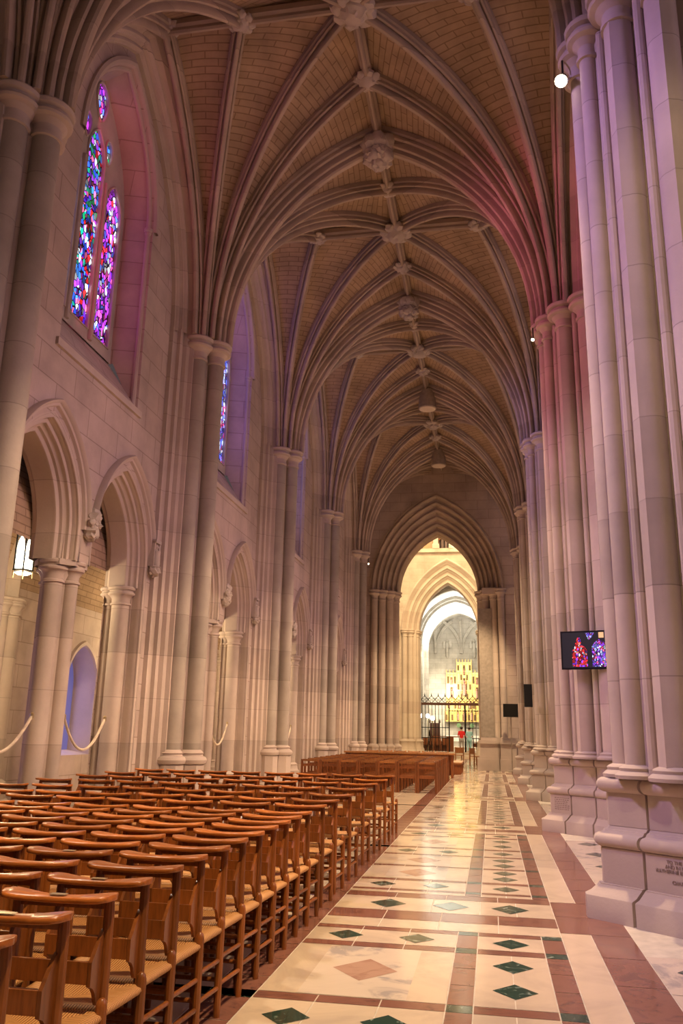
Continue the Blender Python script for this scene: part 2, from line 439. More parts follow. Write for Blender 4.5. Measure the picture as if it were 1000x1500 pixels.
for r_ in range(7):                                # worn lines on the second pier's first block, too faint to read
    mb = MB(); rnd = random.Random(r_)
    a, b = (-1.36 * kk, -.06 * kk), (-1.02 * kk, -.36 * kk)
    d = Vector((b[0] - a[0], b[1] - a[1], 0)).normalized(); nrm = Vector((-d.y * -1, d.x * -1, 0)); nrm = Vector((d.y, -d.x, 0))
    if nrm.x > 0: nrm = -nrm
    s = .08; z = .54 - r_ * .03
    while s < .34:
        w = rnd.uniform(.015, .045); p = Vector((a[0], a[1], z)) + d * s + nrm * .002; q = p + d * w; up = Vector((0, 0, .014))
        mb.add([p, q, q + up, p + up], [(0, 1, 2, 3)]); s += w + .012
    mb.build('worn_engraving', 'engraving', PIERS[15.2], sharp=0)

# ------------------------------------------------------------------ the vault: ribs, webs
ceil = bpy.data.objects.new('ceiling', None); COL.objects.link(ceil); tag(ceil, 'ribbed limestone vault of the long aisle, brown web courses between moulded ribs', None, None, 'structure')
def rib_curve(S, T, n=22):
    S = Vector(S); T = Vector(T); d = Vector((T.x - S.x, T.y - S.y, 0)); a = d.length; d.normalize(); h = T.z - S.z
    R = (a * a + h * h) / (2 * a); te = acos(max(-1, min(1, 1 - a / R))) if h <= R + 1e-6 else pi / 2
    out = []
    for i in range(n + 1):
        z = h * sin(pi / 2 * i / n)
        if R >= h: t = asin(min(1, z / R)); x = R * (1 - cos(t))
        else: x = a * (1 - sqrt(max(0, 1 - (z / h) ** 2)))
        if a > R and R < h: x = a * (1 - sqrt(max(0, 1 - (z / h) ** 2)))
        out.append(S + d * x + Vector((0, 0, z)))
    out[-1] = T.copy()
    return out
def rib_profile(w, dp):
    """moulded rib section: (side, depth below the web)"""
    h = w / 2
    R = [(h, -.03), (h, dp * .22), (h * .74, dp * .30), (h * .86, dp * .42), (h * .84, dp * .54), (h * .62, dp * .60), (h * .30, dp * .50), (h * .38, dp * .70), (h * .40, dp * .86), (h * .26, dp * .97), (0.02 * h, dp)]
    return R + [(-x, d) for x, d in reversed(R)]
def rib_profile_big(w, dp):
    h = w / 2
    R = [(h, -.03), (h, dp * .14), (h * .82, dp * .20), (h * .93, dp * .30), (h * .92, dp * .40), (h * .78, dp * .46), (h * .60, dp * .34), (h * .56, dp * .46), (h * .66, dp * .60), (h * .62, dp * .72), (h * .46, dp * .76), (h * .26, dp * .62), (h * .28, dp * .78), (h * .30, dp * .90), (h * .2, dp * .98), (.02 * h, dp)]
    return R + [(-x, d) for x, d in reversed(R)]
def sweep(mb, pts, prof, side=None):
    rows = []
    for i, p in enumerate(pts):
        t = (pts[min(i + 1, len(pts) - 1)] - pts[max(i - 1, 0)]).normalized()
        sd = side if side is not None else None
        if sd is None:
            d = pts[-1] - pts[0]; sd = Vector((-d.y, d.x, 0)).normalized()
        nn = t.cross(sd).normalized()
        mid = 0
        if nn.z > 0 or (abs(nn.z) < 1e-3 and nn.dot(Vector((pts[-1].x - pts[0].x, pts[-1].y - pts[0].y, 0))) < 0): nn = -nn
        if i == 0:
            d = pts[-1] - pts[0]; nn = Vector((d.x, d.y, 0)).normalized()
        rows.append([tuple(p + sd * s + nn * q) for s, q in prof])
    b0 = len(mb.v); mb.grid(rows, False); n_ = len(prof)
    for j in range(n_ // 2 - 1 + n_ % 2): mb.f.append((b0 + j, b0 + j + 1, b0 + n_ - 2 - j, b0 + n_ - 1 - j)); mb.m.append(0); mb.uv.append(None)
SM, BG = rib_profile(.25, .32), rib_profile_big(.50, .46)
NB = len(YB)
def mid_boss(y, sgn): return Vector((XC + sgn * 2.08, y, ZT + .02))
web_rows = {}
def web(mb, A, B):
    rows, uvs = [], []; va = 0.
    for i in range(len(A)):
        if i: va += ((A[i] - A[i - 1]).length + (B[i] - B[i - 1]).length) / 2
        k = 6; rr, uu = [], []; L = (B[i] - A[i]).length
        for j in range(k + 1):
            t = j / k; p = A[i].lerp(B[i], t); p = p + Vector((0, 0, .10 * sin(pi * t) * min(1, L / 2)))
            rr.append(tuple(p)); uu.append(((t - .5) * L, va))
        rows.append(rr); uvs.append(uu)
    mb.grid(rows, False, 0, uvs)
for bi in range(NB):
    y = YB[bi]
    wm = MB()
    for sg in (-1, 1):
        S0 = Vector((XC + sg * 3.52, y, ZS))
        tr = rib_curve(S0, (XC, y, ZT + (0 if True else 0)))
        m = MB(); sweep(m, tr, BG); m.build('transverse_rib', 'vault_rib', ceil)
        for dy in (-1, 1):
            if bi == 0 and dy == -1: continue
            yc = y + dy * HB
            last = (bi == NB - 1 and dy == 1)
            st = lambda ox, oy: S0 + Vector((-sg * ox, dy * oy, 0))
            tl = rib_curve(st(-.01, .11), (XC, y + dy * HB / 2, ZT))
            dg = rib_curve(st(-.05, .20), (XC, yc, ZT + .02))
            tt = rib_curve(st(-.11, .28), mid_boss(yc, sg))
            wl = rib_curve(st(-.16, .36), (XC + sg * 3.52, yc, ZT + .02))
            names = ('tierceron_rib', 'diagonal_rib', 'tierceron_rib', 'wall_rib')
            for nm, c in zip(names, (tl, dg, tt, wl)):
                m = MB(); sweep(m, c, SM, Vector((1, 0, 0)) if nm == 'wall_rib' else None); m.build(nm, 'vault_rib', ceil)
            seq = [tr, tl, dg, tt, wl]
            for A, B in zip(seq[:-1], seq[1:]): web(wm, A, B)
    wm.build('vault_web', 'vault_web', ceil, sharp=0)
# ridge ribs
rp = [(.10, -.02), (.10, .10), (.05, .14), (.05, .2), (.02, .24), (-.02, .24), (-.05, .2), (-.05, .14), (-.10, .10), (-.10, -.02)]
def straight(mb, a, b, side):
    a, b = Vector(a), Vector(b); mb.grid([[tuple(p + side * s + Vector((0, 0, -q))) for s, q in rp] for p in (a, b)], False)
for bi in range(NB):
    y0 = YB[bi]; y1 = YB[bi + 1] if bi < NB - 1 else YE
    m = MB(); straight(m, (XC, y0, ZT), (XC, y1, ZT), Vector((1, 0, 0))); m.build('ridge_rib', 'vault_rib', ceil)
    if bi < NB - 1:
        yc = (y0 + y1) / 2
        m = MB(); straight(m, (XC - 3.5, yc, ZT), (XC + 3.5, yc, ZT), Vector((0, 1, 0))); m.build('cross_ridge_rib', 'vault_rib', ceil)
# carved bosses
def boss(loc, r, label, seed, drum=False):
    root = thing('carved_boss', label, 'roof boss', loc, 0, 'carved roof bosses')
    if drum:
        m = MB()
        for q in range(9):
            a = 2 * pi * q / 9; m.blob((cos(a) * r * .55, sin(a) * r * .55, .02), r * .42, .3, 7, seed + q, 2)
        m.blob((0, 0, .05), r * .7, .3, 6, seed, 2); m.build('carved_foliage', 'limestone_carved', root)
        m = MB(); m.blob((0, 0, -.2), r * .72, .16, 9, seed + 3, 4, (1, 1, .75))
        for q in range(10):
            a = 2 * pi * q / 10; m.blob((cos(a) * r * .5, sin(a) * r * .5, -.24 - .05 * (q % 2)), r * .26, .35, 8, seed + q * 2, 2)
        for q in range(5): m.blob((cos(q * 1.26) * r * .2, sin(q * 1.26) * r * .2, -.40), r * .22, .35, 8, seed + q, 2)
        pass; m.build('carved_panel', 'limestone_carved', root)
    else:
        m = MB(); m.blob((0, 0, .0), r * .62, .25, 6, seed, 3, (1, 1, .8)); m.build('carved_core', 'limestone_carved', root)
        m = MB()
        for q in range(8):
            a = 2 * pi * q / 8 + .3; m.blob((cos(a) * r * .66, sin(a) * r * .66, .03), r * .34, .35, 7, seed + q, 2, (1, 1, .8))
        m.build('carved_foliage', 'limestone_carved', root)
    return root
sd = 1
for bi in range(1, NB):
    y = YB[bi]; k = bi - 1
    if bi >= 2 and bi <= 3:
        boss((XC, y, ZT - .38), .44 if bi == 2 else .40, ('largest round carved boss on the crown of the transverse rib at the second pier' if bi == 2 else 'large round carved boss on the crown of the transverse rib at the third pier'), sd, True); sd += 5
    if bi < NB - 1:
        yc = y + HB
        boss((XC, yc, ZT - .24), .42, 'star boss where ribs cross at the middle of the %s vault bay' % ORD[k], sd); sd += 5
        if bi >= 1:
            for sg, w in ((-1, 'left'), (1, 'right')):
                if k == 0 and sg == 1: pass
                boss((XC + sg * 2.08, yc, ZT - .2), .27, 'small boss on the %s side of the cross ridge, %s vault bay' % (w, ORD[k]), sd); sd += 5
            boss((XC - 3.5, yc, ZT - .1), .24, 'small boss against the left wall arch, %s vault bay' % ORD[k], sd); sd += 5
    if bi < NB - 1: boss((XC, y + HB / 2, ZT - .2), .27, 'small ridge boss just beyond the %s transverse rib' % ORD[k], sd); sd += 5
    if bi > 1: boss((XC, y - HB / 2, ZT - .2), .29, 'small ridge boss just before the %s transverse rib' % ORD[k], sd); sd += 5
boss((XC - .1, YE - .18, ZT - .35), .26, 'small boss on the tip of the end arch', sd)
# drum loudspeakers hung at the crowns
def drum_speaker(y, label):
    r = thing('hanging_loudspeaker', label, 'loudspeaker', (XC + .03, y, 13.28), 0, 'drum loudspeakers under the vault')
    m = MB(); m.lathe(0, 0, [(.0, .30), (.02, .335), (.72, .30), (.78, .22)], 26); m.build('drum', 'speaker_grey', r)
    m = MB(); m.lathe(0, 0, [(-.012, .30), (.004, .30)], 26); m.build('grille', 'warm_shaft', r)
    m = MB(); m.tube([(0, 0, .76), (0, 0, .95)], .02); m.build('hanging_rod', 'black_iron', r)
drum_speaker(29.0, 'nearer grey drum loudspeaker hanging below the vault ridge')
drum_speaker(35.9, 'farther grey drum loudspeaker hanging below the vault ridge')

# ------------------------------------------------------------------ arcade arches over the right piers
arc = bpy.data.objects.new('wall_right', None); COL.objects.link(arc); tag(arc, 'tall moulded arcade arches joining the right piers', None, None, 'structure')
def arcade():
    a = 2.42; h = 4.35
    inner = arch(a, h, ZS - .02, None, 20); outer = arch(3.30, 4.9, ZS - .02, None, 20)
    half = [(1.0, -.72), (.86, -.70)] + rollprof(.82, -.66, .70, -.60, -.05, 4, .9) + [(.66, -.52)] + rollprof(.62, -.50, .46, -.44, -.05, 4, .9) + [(.40, -.34)] + rollprof(.34, -.32, .18, -.24, -.05, 4, .9) + [(.10, -.16), (.0, -.12)]
    prof = half + [(k, -d) for k, d in reversed(half)]
    return inner, outer, prof
inn, out, prf = arcade()
for bi in range(NB - 1):
    yc = YB[bi] + HB; m = MB()
    arch_loft(m, inn, out, prf, lambda s, z, d: (XP + d, yc + s, z)); m.build('arcade_arch', 'vault_rib', arc)
    m = MB()                                         # masonry above, behind the aisle vault
    o = [(-HB, ZS)] + [(s, z) for s, z in out] + [(HB, ZS), (HB, 16.5), (-HB, 16.5)]
    for d in (-.70, .70): m.poly(o, [], lambda s, z: (XP + d, yc + s, z))
    m.build('spandrel', 'limestone_wall', arc, sharp=0)

# the nave beyond the piers
nv = bpy.data.objects.new('wall_nave', None); COL.objects.link(nv); tag(nv, 'plain ashlar side of the nave beyond the right piers', None, None, 'structure')
m = MB(); m.poly([(-12, 0), (58, 0), (58, 25), (-12, 25)], [], lambda s, z: (17.4, s, z)); m.poly([(XP + .6, 0), (17.4, 0), (17.4, 25), (XP + .6, 25)], [], lambda s, z: (s, YE + .6, z)); m.build('ashlar_face', 'limestone_wall', nv, sharp=0)
# ------------------------------------------------------------------ the left wall
wall = bpy.data.objects.new('wall_left', None); COL.objects.link(wall); tag(wall, 'pinkish ashlar wall on the left with twin arches below and tall windows above', None, None, 'structure')
A_I, A_H = .86, 1.32; A_W = .34; Z_SP, Z_CP = 4.4, 4.0
W_A, W_H, W_SILL, W_SP = 1.42, 2.5, 7.12, 10.8
oi = arch(A_I, A_H, Z_SP, Z_CP); oo = arch(*conc(A_I, A_H, A_W), Z_SP, Z_CP); hole1 = arch(*conc(A_I, A_H, .28), Z_SP, None)
ord_prof = [(.83, 0.0), (.74, 0.0)] + rollprof(.72, -.01, .58, -.07, -.03, 4, .34) + [(.55, -.10), (.54, -.16)] + rollprof(.50, -.16, .36, -.22, -.03, 4, .34) + [(.33, -.26), (.22, -.30), (.20, -.36)] + rollprof(.17, -.37, .02, -.45, -.025, 4, .34) + [(0, -.50), (0, -.82), (.12, -.88), (.12, -.95)]
ord_prof = [(k, d * .74) for k, d in ord_prof]
DW = .95 * .74
hood_i = arch(*conc(A_I, A_H, .25), Z_SP + .1); hood_o = arch(*conc(A_I, A_H, .37), Z_SP + .1)
hood_prof = [(0, 0), (.15, .05), (.45, .06), (.6, .10), (.85, .12), (1.0, .08), (1.0, 0)]
def lwall(yc):
    g = MB()
    o = [(-HB, 0), (HB, 0), (HB, 14.6), (-HB, 14.6)]
    low = [(-2.42, .003)] + [(-1.3 + s, z) for s, z in hole1] + [(-.18, Z_CP), (.18, Z_CP)] + [(1.3 + s, z) for s, z in hole1] + [(2.42, .003)]
    win = [(-W_A, W_SILL)] + arch(W_A, W_H, W_SP) + [(W_A, W_SILL)]
    g.poly(o, [low, win], lambda s, z: (XW, yc + s, z))
    ob = [(-HB, 0), (HB, 0), (HB, 7.0), (-HB, 7.0)]
    h2 = arch(*conc(A_I, A_H, .06), Z_SP, None)
    low2 = [(-2.22, .003)] + [(-1.3 + s, z) for s, z in h2] + [(-.38, Z_CP), (.38, Z_CP)] + [(1.3 + s, z) for s, z in h2] + [(2.22, .003)]
    g.poly(ob, [low2], lambda s, z: (XW - DW, yc + s, z))
    g.build('ashlar_face', 'limestone_wall', wall, sharp=0)
    for c in (-1.3, 1.3):
        m = MB(); arch_loft(m, oi, oo, ord_prof, lambda s, z, d: (XW + d, yc + c + s, z)); m.build('arch_moulding', 'limestone_shaft', wall)
        m = MB(); arch_loft(m, hood_i, hood_o, hood_prof, lambda s, z, d: (XW + d, yc + c + s, z)); m.build('hood_mould', 'limestone_base', wall)
        # jamb against the pilaster, below the capital
        sg = 1 if c > 0 else -1; m = MB()
        J = [(1.12 - .40 + .40 * 1, 0)]
        pr = [(.83 * .34, 0.), (.74 * .34, 0.)] + [(k * .34, d) for k, d in ord_prof[2:9]] + [(.22, -.24), (.22, -DW)]
        m.grid([[(XW + d, yc + c + sg * (A_I + w), z) for w, d in pr] for z in (0, Z_CP + .01)], False)
        m.build('jamb', 'limestone_shaft', wall)
    # underside of the strip over the middle column
    m = MB(); m.stack([(-.34, -.2), (-.18, -.38), (.18, -.38), (.34, -.2), (.34, .2), (.18, .38), (-.18, .38), (-.34, .2)], [(Z_CP - .08, 1), (Z_CP + .012, 1)], XW - .37, yc); m.build('springer', 'limestone_base', wall)
    m = MB(); m.stack([(-.30, -.10), (-.22, -.40), (.22, -.40), (.30, -.16), (.30, .16), (.22, .40), (-.22, .40), (-.30, .10)], [(Z_CP + .012, .86), (Z_CP + .6, .80), (Z_CP + 1.4, .4)], XW - .37, yc); m.build('springer', 'limestone_shaft', wall)
def formeret(yc):
    inner = arch(2.6, 4.30, ZS, None, 22)
    S0 = 3.45 - .36; outer = [( -p, z) for p, z in []]
    c = rib_curve((0, -S0, ZS), (0, 0, ZT + .02), 22)
    up = [(p.y, p.z) for p in c]; 
    # resample both by height so the mouldings run parallel
    outer = up + [(-s, z) for s, z in reversed(up[:-1])]
    def res(a, n=24):
        L = [(s, z) for s, z in a if s <= 1e-6]; z0, z1 = L[0][1], L[-1][1]; o = []
        for i in range(n + 1):
            z = z0 + (z1 - z0) * sin(pi / 2 * i / n)
            for (s0, za), (s1, zb) in zip(L[:-1], L[1:]):
                if za - 1e-9 <= z <= zb + 1e-9:
                    t = (z - za) / (zb - za) if zb > za else 0; o.append((s0 + (s1 - s0) * t, z)); break
            else: o.append(L[-1])
        return o + [(-s, z) for s, z in reversed(o[:-1])]
    return res(inner), res(outer)
fin, fout = formeret(0)
fprof = [(0, 0), (0, .08)] + rollprof(.05, .09, .22, .12, .04, 4, .5) + [(.25, .16), (.26, .2)] + rollprof(.30, .21, .48, .26, .04, 4, .5) + [(.52, .3), (.55, .38), (.70, .42), (.8, .5), (1.0, .58)]
for bi in range(NB - 1):
    yc = YB[bi] + HB; lwall(yc)
    m = MB(); arch_loft(m, fin, fout, fprof, lambda s, z, d: (XW + d, yc + s, z)); m.build('wall_arch', 'limestone_shaft', wall)
# last half bay: plain ashlar with one blind arch edge
m = MB()
m.poly([(35.9, 0), (YE, 0), (YE, 14.6), (35.9, 14.6)], [], lambda s, z: (XW, s, z)); m.build('ashlar_face', 'limestone_wall', wall, sharp=0)

# responds: triple shafts with moulded pilaster
def make_respond():
    root = thing('wall_pier', 'x', 'wall pier')
    q = [(-.72, -.86), (-.62, -.86), (-.62, -.80), (-.58, -.74), (-.51, -.74), (-.48, -.68), (-.50, -.62), (-.42, -.60), (-.38, -.54), (-.30, -.52), (-.28, -.44), (-.26, -.30), (-.16, -.18), (-.05, -.10)]
    poly = q + [(x, -y) for x, y in reversed(q)]
    m = MB(); m.stack(poly, [(0, 1), (9.4, 1)]); m.build('pilaster', 'limestone_shaft', root)
    sh = [(.0, .0, .18), (-.28, -.31, .18), (-.28, .31, .18)]
    for x, y, r in sh:
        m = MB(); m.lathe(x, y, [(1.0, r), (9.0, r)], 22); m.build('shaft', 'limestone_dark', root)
    c = MB()
    for x, y, r in sh: c.lathe(x, y, capital_prof(r, 8.84, .5, .135), 22)
    c.build('capital', 'limestone_base', root, sharp=22)
    b = MB()
    for x, y, r in sh:
        b.lathe(x, y, [(0, .34), (.2, .34), (.24, .30), (.34, .27), (.90, .27), (.91, .25)], 8)
        b.lathe(x, y, [(.90, .23), (.93, .29), (.99, .305), (1.04, .28), (1.06, .23), (1.09, .22), (1.11, .24), (1.14, .21), (1.17, .18)], 22)
    b.build('moulded_base', 'limestone_base', root)
    return root
resp0 = make_respond()
rlab = {8.3: 'nearest left wall pier of grouped shafts, its capital cut by the photo edge', 15.2: 'second left wall pier of grouped grey shafts, between the two stained-glass windows',
        22.1: 'third left wall pier of grouped shafts, beside the second window', 29.0: 'fourth left wall pier of grouped shafts, behind the block of pews', 35.9: 'fifth left wall pier of grouped shafts, next to the end arch', 1.4: 'left wall pier of grouped shafts beside the camera, outside the frame'}
for i, y in enumerate(YB[1:]):
    p = resp0 if i == 0 else dup(resp0)
    p.location = (-5.5, y, 0); p['label'] = rlab[round(y, 1)]; p['group'] = 'left wall piers'

# free columns in the middle of each twin arch, and half columns at the sides
def column_parts(root, sh, zc, cap_h, r_scale=1.):
    for x, y, r in sh:
        m = MB(); m.lathe(x, y, [(.5, r), (zc - cap_h + .03, r)], 18); m.build('shaft', 'limestone_shaft', root)
    c = MB(); b = MB()
    for x, y, r in sh:
        c.lathe(x, y, capital_prof(r, zc - cap_h, cap_h, .085), 18)
        b.lathe(x, y, [(0, r + .16), (.14, r + .16), (.18, r + .12), (.22, r + .13), (.27, r + .145), (.31, r + .10), (.36, r + .08), (.45, r + .07), (.47, r + .09), (.5, r + .04), (.53, r)], 18)
    c.build('capital', 'limestone_base', root); b.build('base', 'limestone_base', root)
def make_column():
    root = thing('arcade_column', 'x', 'column')
    m = MB(); m.stack([(-.21, -.10), (-.10, -.24), (.10, -.24), (.21, -.10), (.21, .10), (.10, .24), (-.10, .24), (-.21, .10)], [(.3, .85), (Z_CP - .3, .85), (Z_CP - .1, 1.3), (Z_CP, 1.4)]); m.build('core', 'limestone_shaft', root)
    column_parts(root, [(.19, 0, .115), (-.19, 0, .115), (0, -.20, .15), (0, .20, .15)], Z_CP + .02, .36)
    return root
def make_halfcol():
    root = thing('half_column', 'x', 'half column')
    m = MB(); m.box(-.30, .18, .06, .30, 0, Z_CP); m.build('core', 'limestone_shaft', root)
    column_parts(root, [(.0, .02, .16), (-.24, .08, .10)], Z_CP + .02, .34)
    return root
col0, hc0 = make_column(), make_halfcol()
first = [True, True]
def bayname(k): return ['', 'first', 'second', 'third', 'fourth'][k]
for bi in range(NB - 1):
    yc = YB[bi] + HB; k = bi
    if bi == 0: continue
    p = col0 if first[0] else dup(col0); first[0] = False
    p.location = (XW - .37, yc, 0); p['label'] = 'free clustered column between the two low arches of the %s left bay' % bayname(k) + (', beside the lantern' if k == 1 else ''); p['group'] = 'columns of the low arcade'
    for sg, w in ((1, 'far'), (-1, 'near')):
        p = hc0 if first[1] else dup(hc0); first[1] = False
        p.location = (XW - .40, yc + sg * 2.28, 0); p.rotation_euler = (0, 0, 0)
        p.scale = (1, sg, 1)
        p['label'] = 'half column at the %s side of the low arches in the %s left bay' % (w, bayname(k)); p['group'] = 'half columns of the low arcade'
# carved stops of the hood moulds
for bi in range(1, NB - 1):
    yc = YB[bi] + HB; k = bi
    r = thing('carved_corbel', 'carved head corbel above the free column of the %s left bay' % bayname(k), 'corbel', (XW + .07, yc, 4.38), 0, 'carved corbels on the left wall')
    m = MB(); m.blob((0, 0, .12), .13, .3, 7, bi + 20, 3, (1, 1, 1.1)); m.blob((.02, 0, .36), .12, .28, 6, bi + 30, 3, (1, 1.1, 1.25)); m.build('carved_head', 'limestone_carved', r)
    m = MB()
    for q in range(5): m.blob((.06, (q - 2) * .06, .25 + .05 * (q % 2)), .06, .4, 6, bi + q + 50, 2)
    m.build('carved_leaf', 'limestone_carved', r)
    for sg, w in ((1, 'far'), (-1, 'near')):
        r = thing('carved_corbel', 'standing figure corbel at the %s end of the hood moulds in the %s left bay' % (w, bayname(k)), 'corbel', (XW + .09, yc + sg * 2.53, 4.3), 0, 'carved corbels on the left wall')
        m = MB(); m.lathe(0, 0, [(.14, .07), (.2, .10), (.36, .085), (.42, .10), (.45, .05), (.47, .045)], 12); m.blob((0, 0, .51), .055, .2, 5, bi, 2); m.build('carved_figure', 'limestone_carved', r)
        m = MB(); m.blob((0, 0, .06), .12, .3, 8, bi + 4, 3, (1, 1, .9)); m.lathe(0, 0, [(.10, .10), (.13, .125), (.15, .10)], 12); m.build('corbel_bracket', 'limestone_carved', r)
        m = MB(); m.box(-.1, .03, -.12, -.10, .14, .6); m.box(-.1, .03, .10, .12, .14, .6); m.box(-.1, .06, -.12, .12, .58, .64); m.build('canopy', 'limestone_carved', r)

# ------------------------------------------------------------------ stained-glass windows
def window(idx, yc, dead=False):
    root = bpy.data.objects.new('window_%d' % idx, None); COL.objects.link(root)
    tag(root, ['', 'tall stained-glass lancet window nearest on the left, vivid red violet and green', 'second stained-glass window on the left, seen as a narrow blue strip', 'third window on the left, a dark slit with a violet jamb', 'fourth window on the left, hidden behind wall piers'][idx], None, None, 'structure')
    XG = XW - .55
    o = [(-W_A, W_SILL)] + arch(W_A, W_H, W_SP) + [(W_A, W_SILL)]
    gi = [(-1.27, 8.0)] + arch(1.27, 2.3, W_SP) + [(1.27, 8.0)]
    m = MB(); m.grid([[(XW, yc + s, z) for s, z in o], [(XW - .10, yc + s * .985, z if z < W_SP else z - .03) for s, z in o],
                      [(XG + .06, yc + s, z) for s, z in gi], [(XG - .2, yc + s, z) for s, z in gi]], False); 
    m.grid([[(XW + .0, yc - W_A, W_SILL), (XW + .0, yc + W_A, W_SILL)], [(XG - .05, yc - 1.27, 8.02), (XG - .05, yc + 1.27, 8.02)]], False); m.build('reveal', 'limestone_wall', root)
    # colonnette roll round the opening
    path = [(-W_A + .02, W_SILL + .05)] + arch(W_A - .02, W_H - .03, W_SP) + [(W_A - .02, W_SILL + .05)]
    m = MB(); m.tube([(XW - .09, yc + s, z) for s, z in path], .048, 8); 
    m.build('colonnette', 'limestone_base', root)
    m = MB()
    for sg in (-1, 1): m.lathe(XW - .09, yc + sg * (W_A - .02), [(W_SP - .09, .05), (W_SP - .05, .07), (W_SP - .02, .06), (W_SP + .0, .085), (W_SP + .05, .085), (W_SP + .07, .05)], 12)
    m.build('colonnette_capital', 'limestone_base', root)
    m = MB(); ho, hi = arch(W_A + .13, W_H + .17, W_SP), arch(W_A, W_H, W_SP)
    arch_loft(m, hi, ho, [(0, 0), (.2, .05), (.6, .07), (1, .05), (1, 0)], lambda s, z, d: (XW + d, yc + s, z)); m.build('hood_mould', 'limestone_base', root)
    m = MB(); m.box(XW - .02, XW + .05, yc - W_A - .1, yc + W_A + .1, W_SILL - .12, W_SILL); m.build('sill_moulding', 'limestone_base', root)
    # tracery plate with lights cut through
    XQ = XG - .05
    def lancet(c, w, z0, zs, h): return [(c - w, z0)] + [(c + s, z) for s, z in arch(w, h, zs, None, 6)] + [(c + w, z0)]
    def drop(c, z, w, h): return [(c + w * sin(2 * pi * i / 14) * (1 - .25 * cos(2 * pi * i / 14)), z - h * cos(2 * pi * i / 14)) for i in range(14)]
    lights = [lancet(-.80, .31, 8.22, 10.85, .55), lancet(0, .32, 8.22, 11.45, .6), lancet(.80, .31, 8.22, 10.85, .55), drop(-.42, 11.85, .13, .26), drop(.42, 11.85, .13, .26), drop(0, 12.62, .22, .40)]
    pl = [(-1.30, 8.0)] + arch(1.30, 2.33, W_SP) + [(1.30, 8.0)]
    m = MB(); m.poly(pl, lights, lambda s, z: (XG, yc + s, z)); m.poly(pl, lights, lambda s, z: (XG - .14, yc + s, z))
    for L in lights: m.grid([[(XG, yc + s, z) for s, z in L + [L[0]]], [(XG - .14, yc + s, z) for s, z in L + [L[0]]]], False)
    m.build('tracery', 'limestone_carved', root, sharp=25)
    for s in (-.41, .41):
        m = MB(); m.lathe(XG + .0, yc + s, [(8.05, .05), (11.2, .05)], 10, sx=1.3); m.build('mullion', 'limestone_base', root)
    m = MB()
    for L in lights: m.tube([(XG + .01, yc + s, z) for s, z in L + [L[0]]], .022, 6)
    m.build('light_moulding', 'limestone_base', root)
    mats = ['glass_blue', 'glass_many', 'glass_violet', 'glass_violet', 'glass_many', 'glass_violet'] if idx == 1 else ['glass_blue'] * 6
    for L, mt in zip(lights, mats):
        m = MB(); m.poly([(s * 1.0, z) for s, z in L], [], lambda s, z: (XG - .05, yc + s, z)); m.build('glass', mt, root, sharp=0)
    m = MB(); m.poly([(-1.5, 7.5), (1.5, 7.5), (1.5, 13.6), (-1.5, 13.6)], [], lambda s, z: (XG - .3, yc + s, z)); m.build('back_panel', 'black_plastic', root, sharp=0)
for bi in range(1, NB - 1): window(bi, YB[bi] + HB)

# ------------------------------------------------------------------ low outer aisle behind the twin arches
outer_w = bpy.data.objects.new('wall_outer', None); COL.objects.link(outer_w); tag(outer_w, 'outer limestone wall seen through the low left arches', None, None, 'structure')
XO = -9.6
m = MB()
niches = []
for bi in range(1, NB - 1):
    yc = YB[bi] + HB; niches.append([(yc - .75, .9)] + [(yc + s, z) for s, z in arch(.75, .95, 2.45)] + [(yc + .75, .9)])
m.poly([(-4, 0), (41, 0), (41, 7), (-4, 7)], niches, lambda s, z: (XO, s, z)); m.build('ashlar_face', 'limestone_wall', outer_w, sharp=0)
for bi, L in zip(range(1, NB - 1), niches):
    yc = YB[bi] + HB
    w = bpy.data.objects.new('window_%d' % (bi + 4), None); COL.objects.link(w); tag(w, 'low pointed window recess glowing blue in the outer wall, %s bay' % bayname(bi), None, None, 'structure')
    m = MB(); m.grid([[(XO, s, z) for s, z in L], [(XO - .5, yc + (s - yc) * .8, z) for s, z in L]], False); m.grid([[(XO, yc - .75, .9), (XO, yc + .75, .9)], [(XO - .5, yc - .6, 1.0), (XO - .5, yc + .6, 1.0)]], False); m.build('reveal', 'limestone_base', w)
    m = MB(); m.poly([(yc + (s - yc) * .82, z) for s, z in L], [], lambda s, z: (XO - .5, s, z)); m.build('glass', 'glass_dim', w, sharp=0)
    m = MB(); arch_loft(m, arch(.75, .95, 2.45), arch(.87, 1.1, 2.45), [(0, 0), (.2, .05), (.8, .06), (1, 0)], lambda s, z, d: (XO + d, yc + s, z)); m.build('hood_mould', 'limestone_base', w)
oc = bpy.data.objects.new('ceiling_outer', None); COL.objects.link(oc); tag(oc, 'low pointed vault over the outer aisle', None, None, 'structure')
xm, ha = (XO + XW - DW) / 2, (XW - DW - XO) / 2
bar = arch(ha, 2.3, 4.3)
m = MB(); L_ = 0; uv0 = []
acc = [0.]
for (s0, z0), (s1, z1) in zip(bar[:-1], bar[1:]): acc.append(acc[-1] + sqrt((s1 - s0) ** 2 + (z1 - z0) ** 2))
m.grid([[(xm + s, y, z) for s, z in bar] for y in (-4, 41)], False, 0, [[(y, q) for q in acc] for y in (-4, 41)]); m.build('vault_web', 'vault_web', oc, sharp=0)
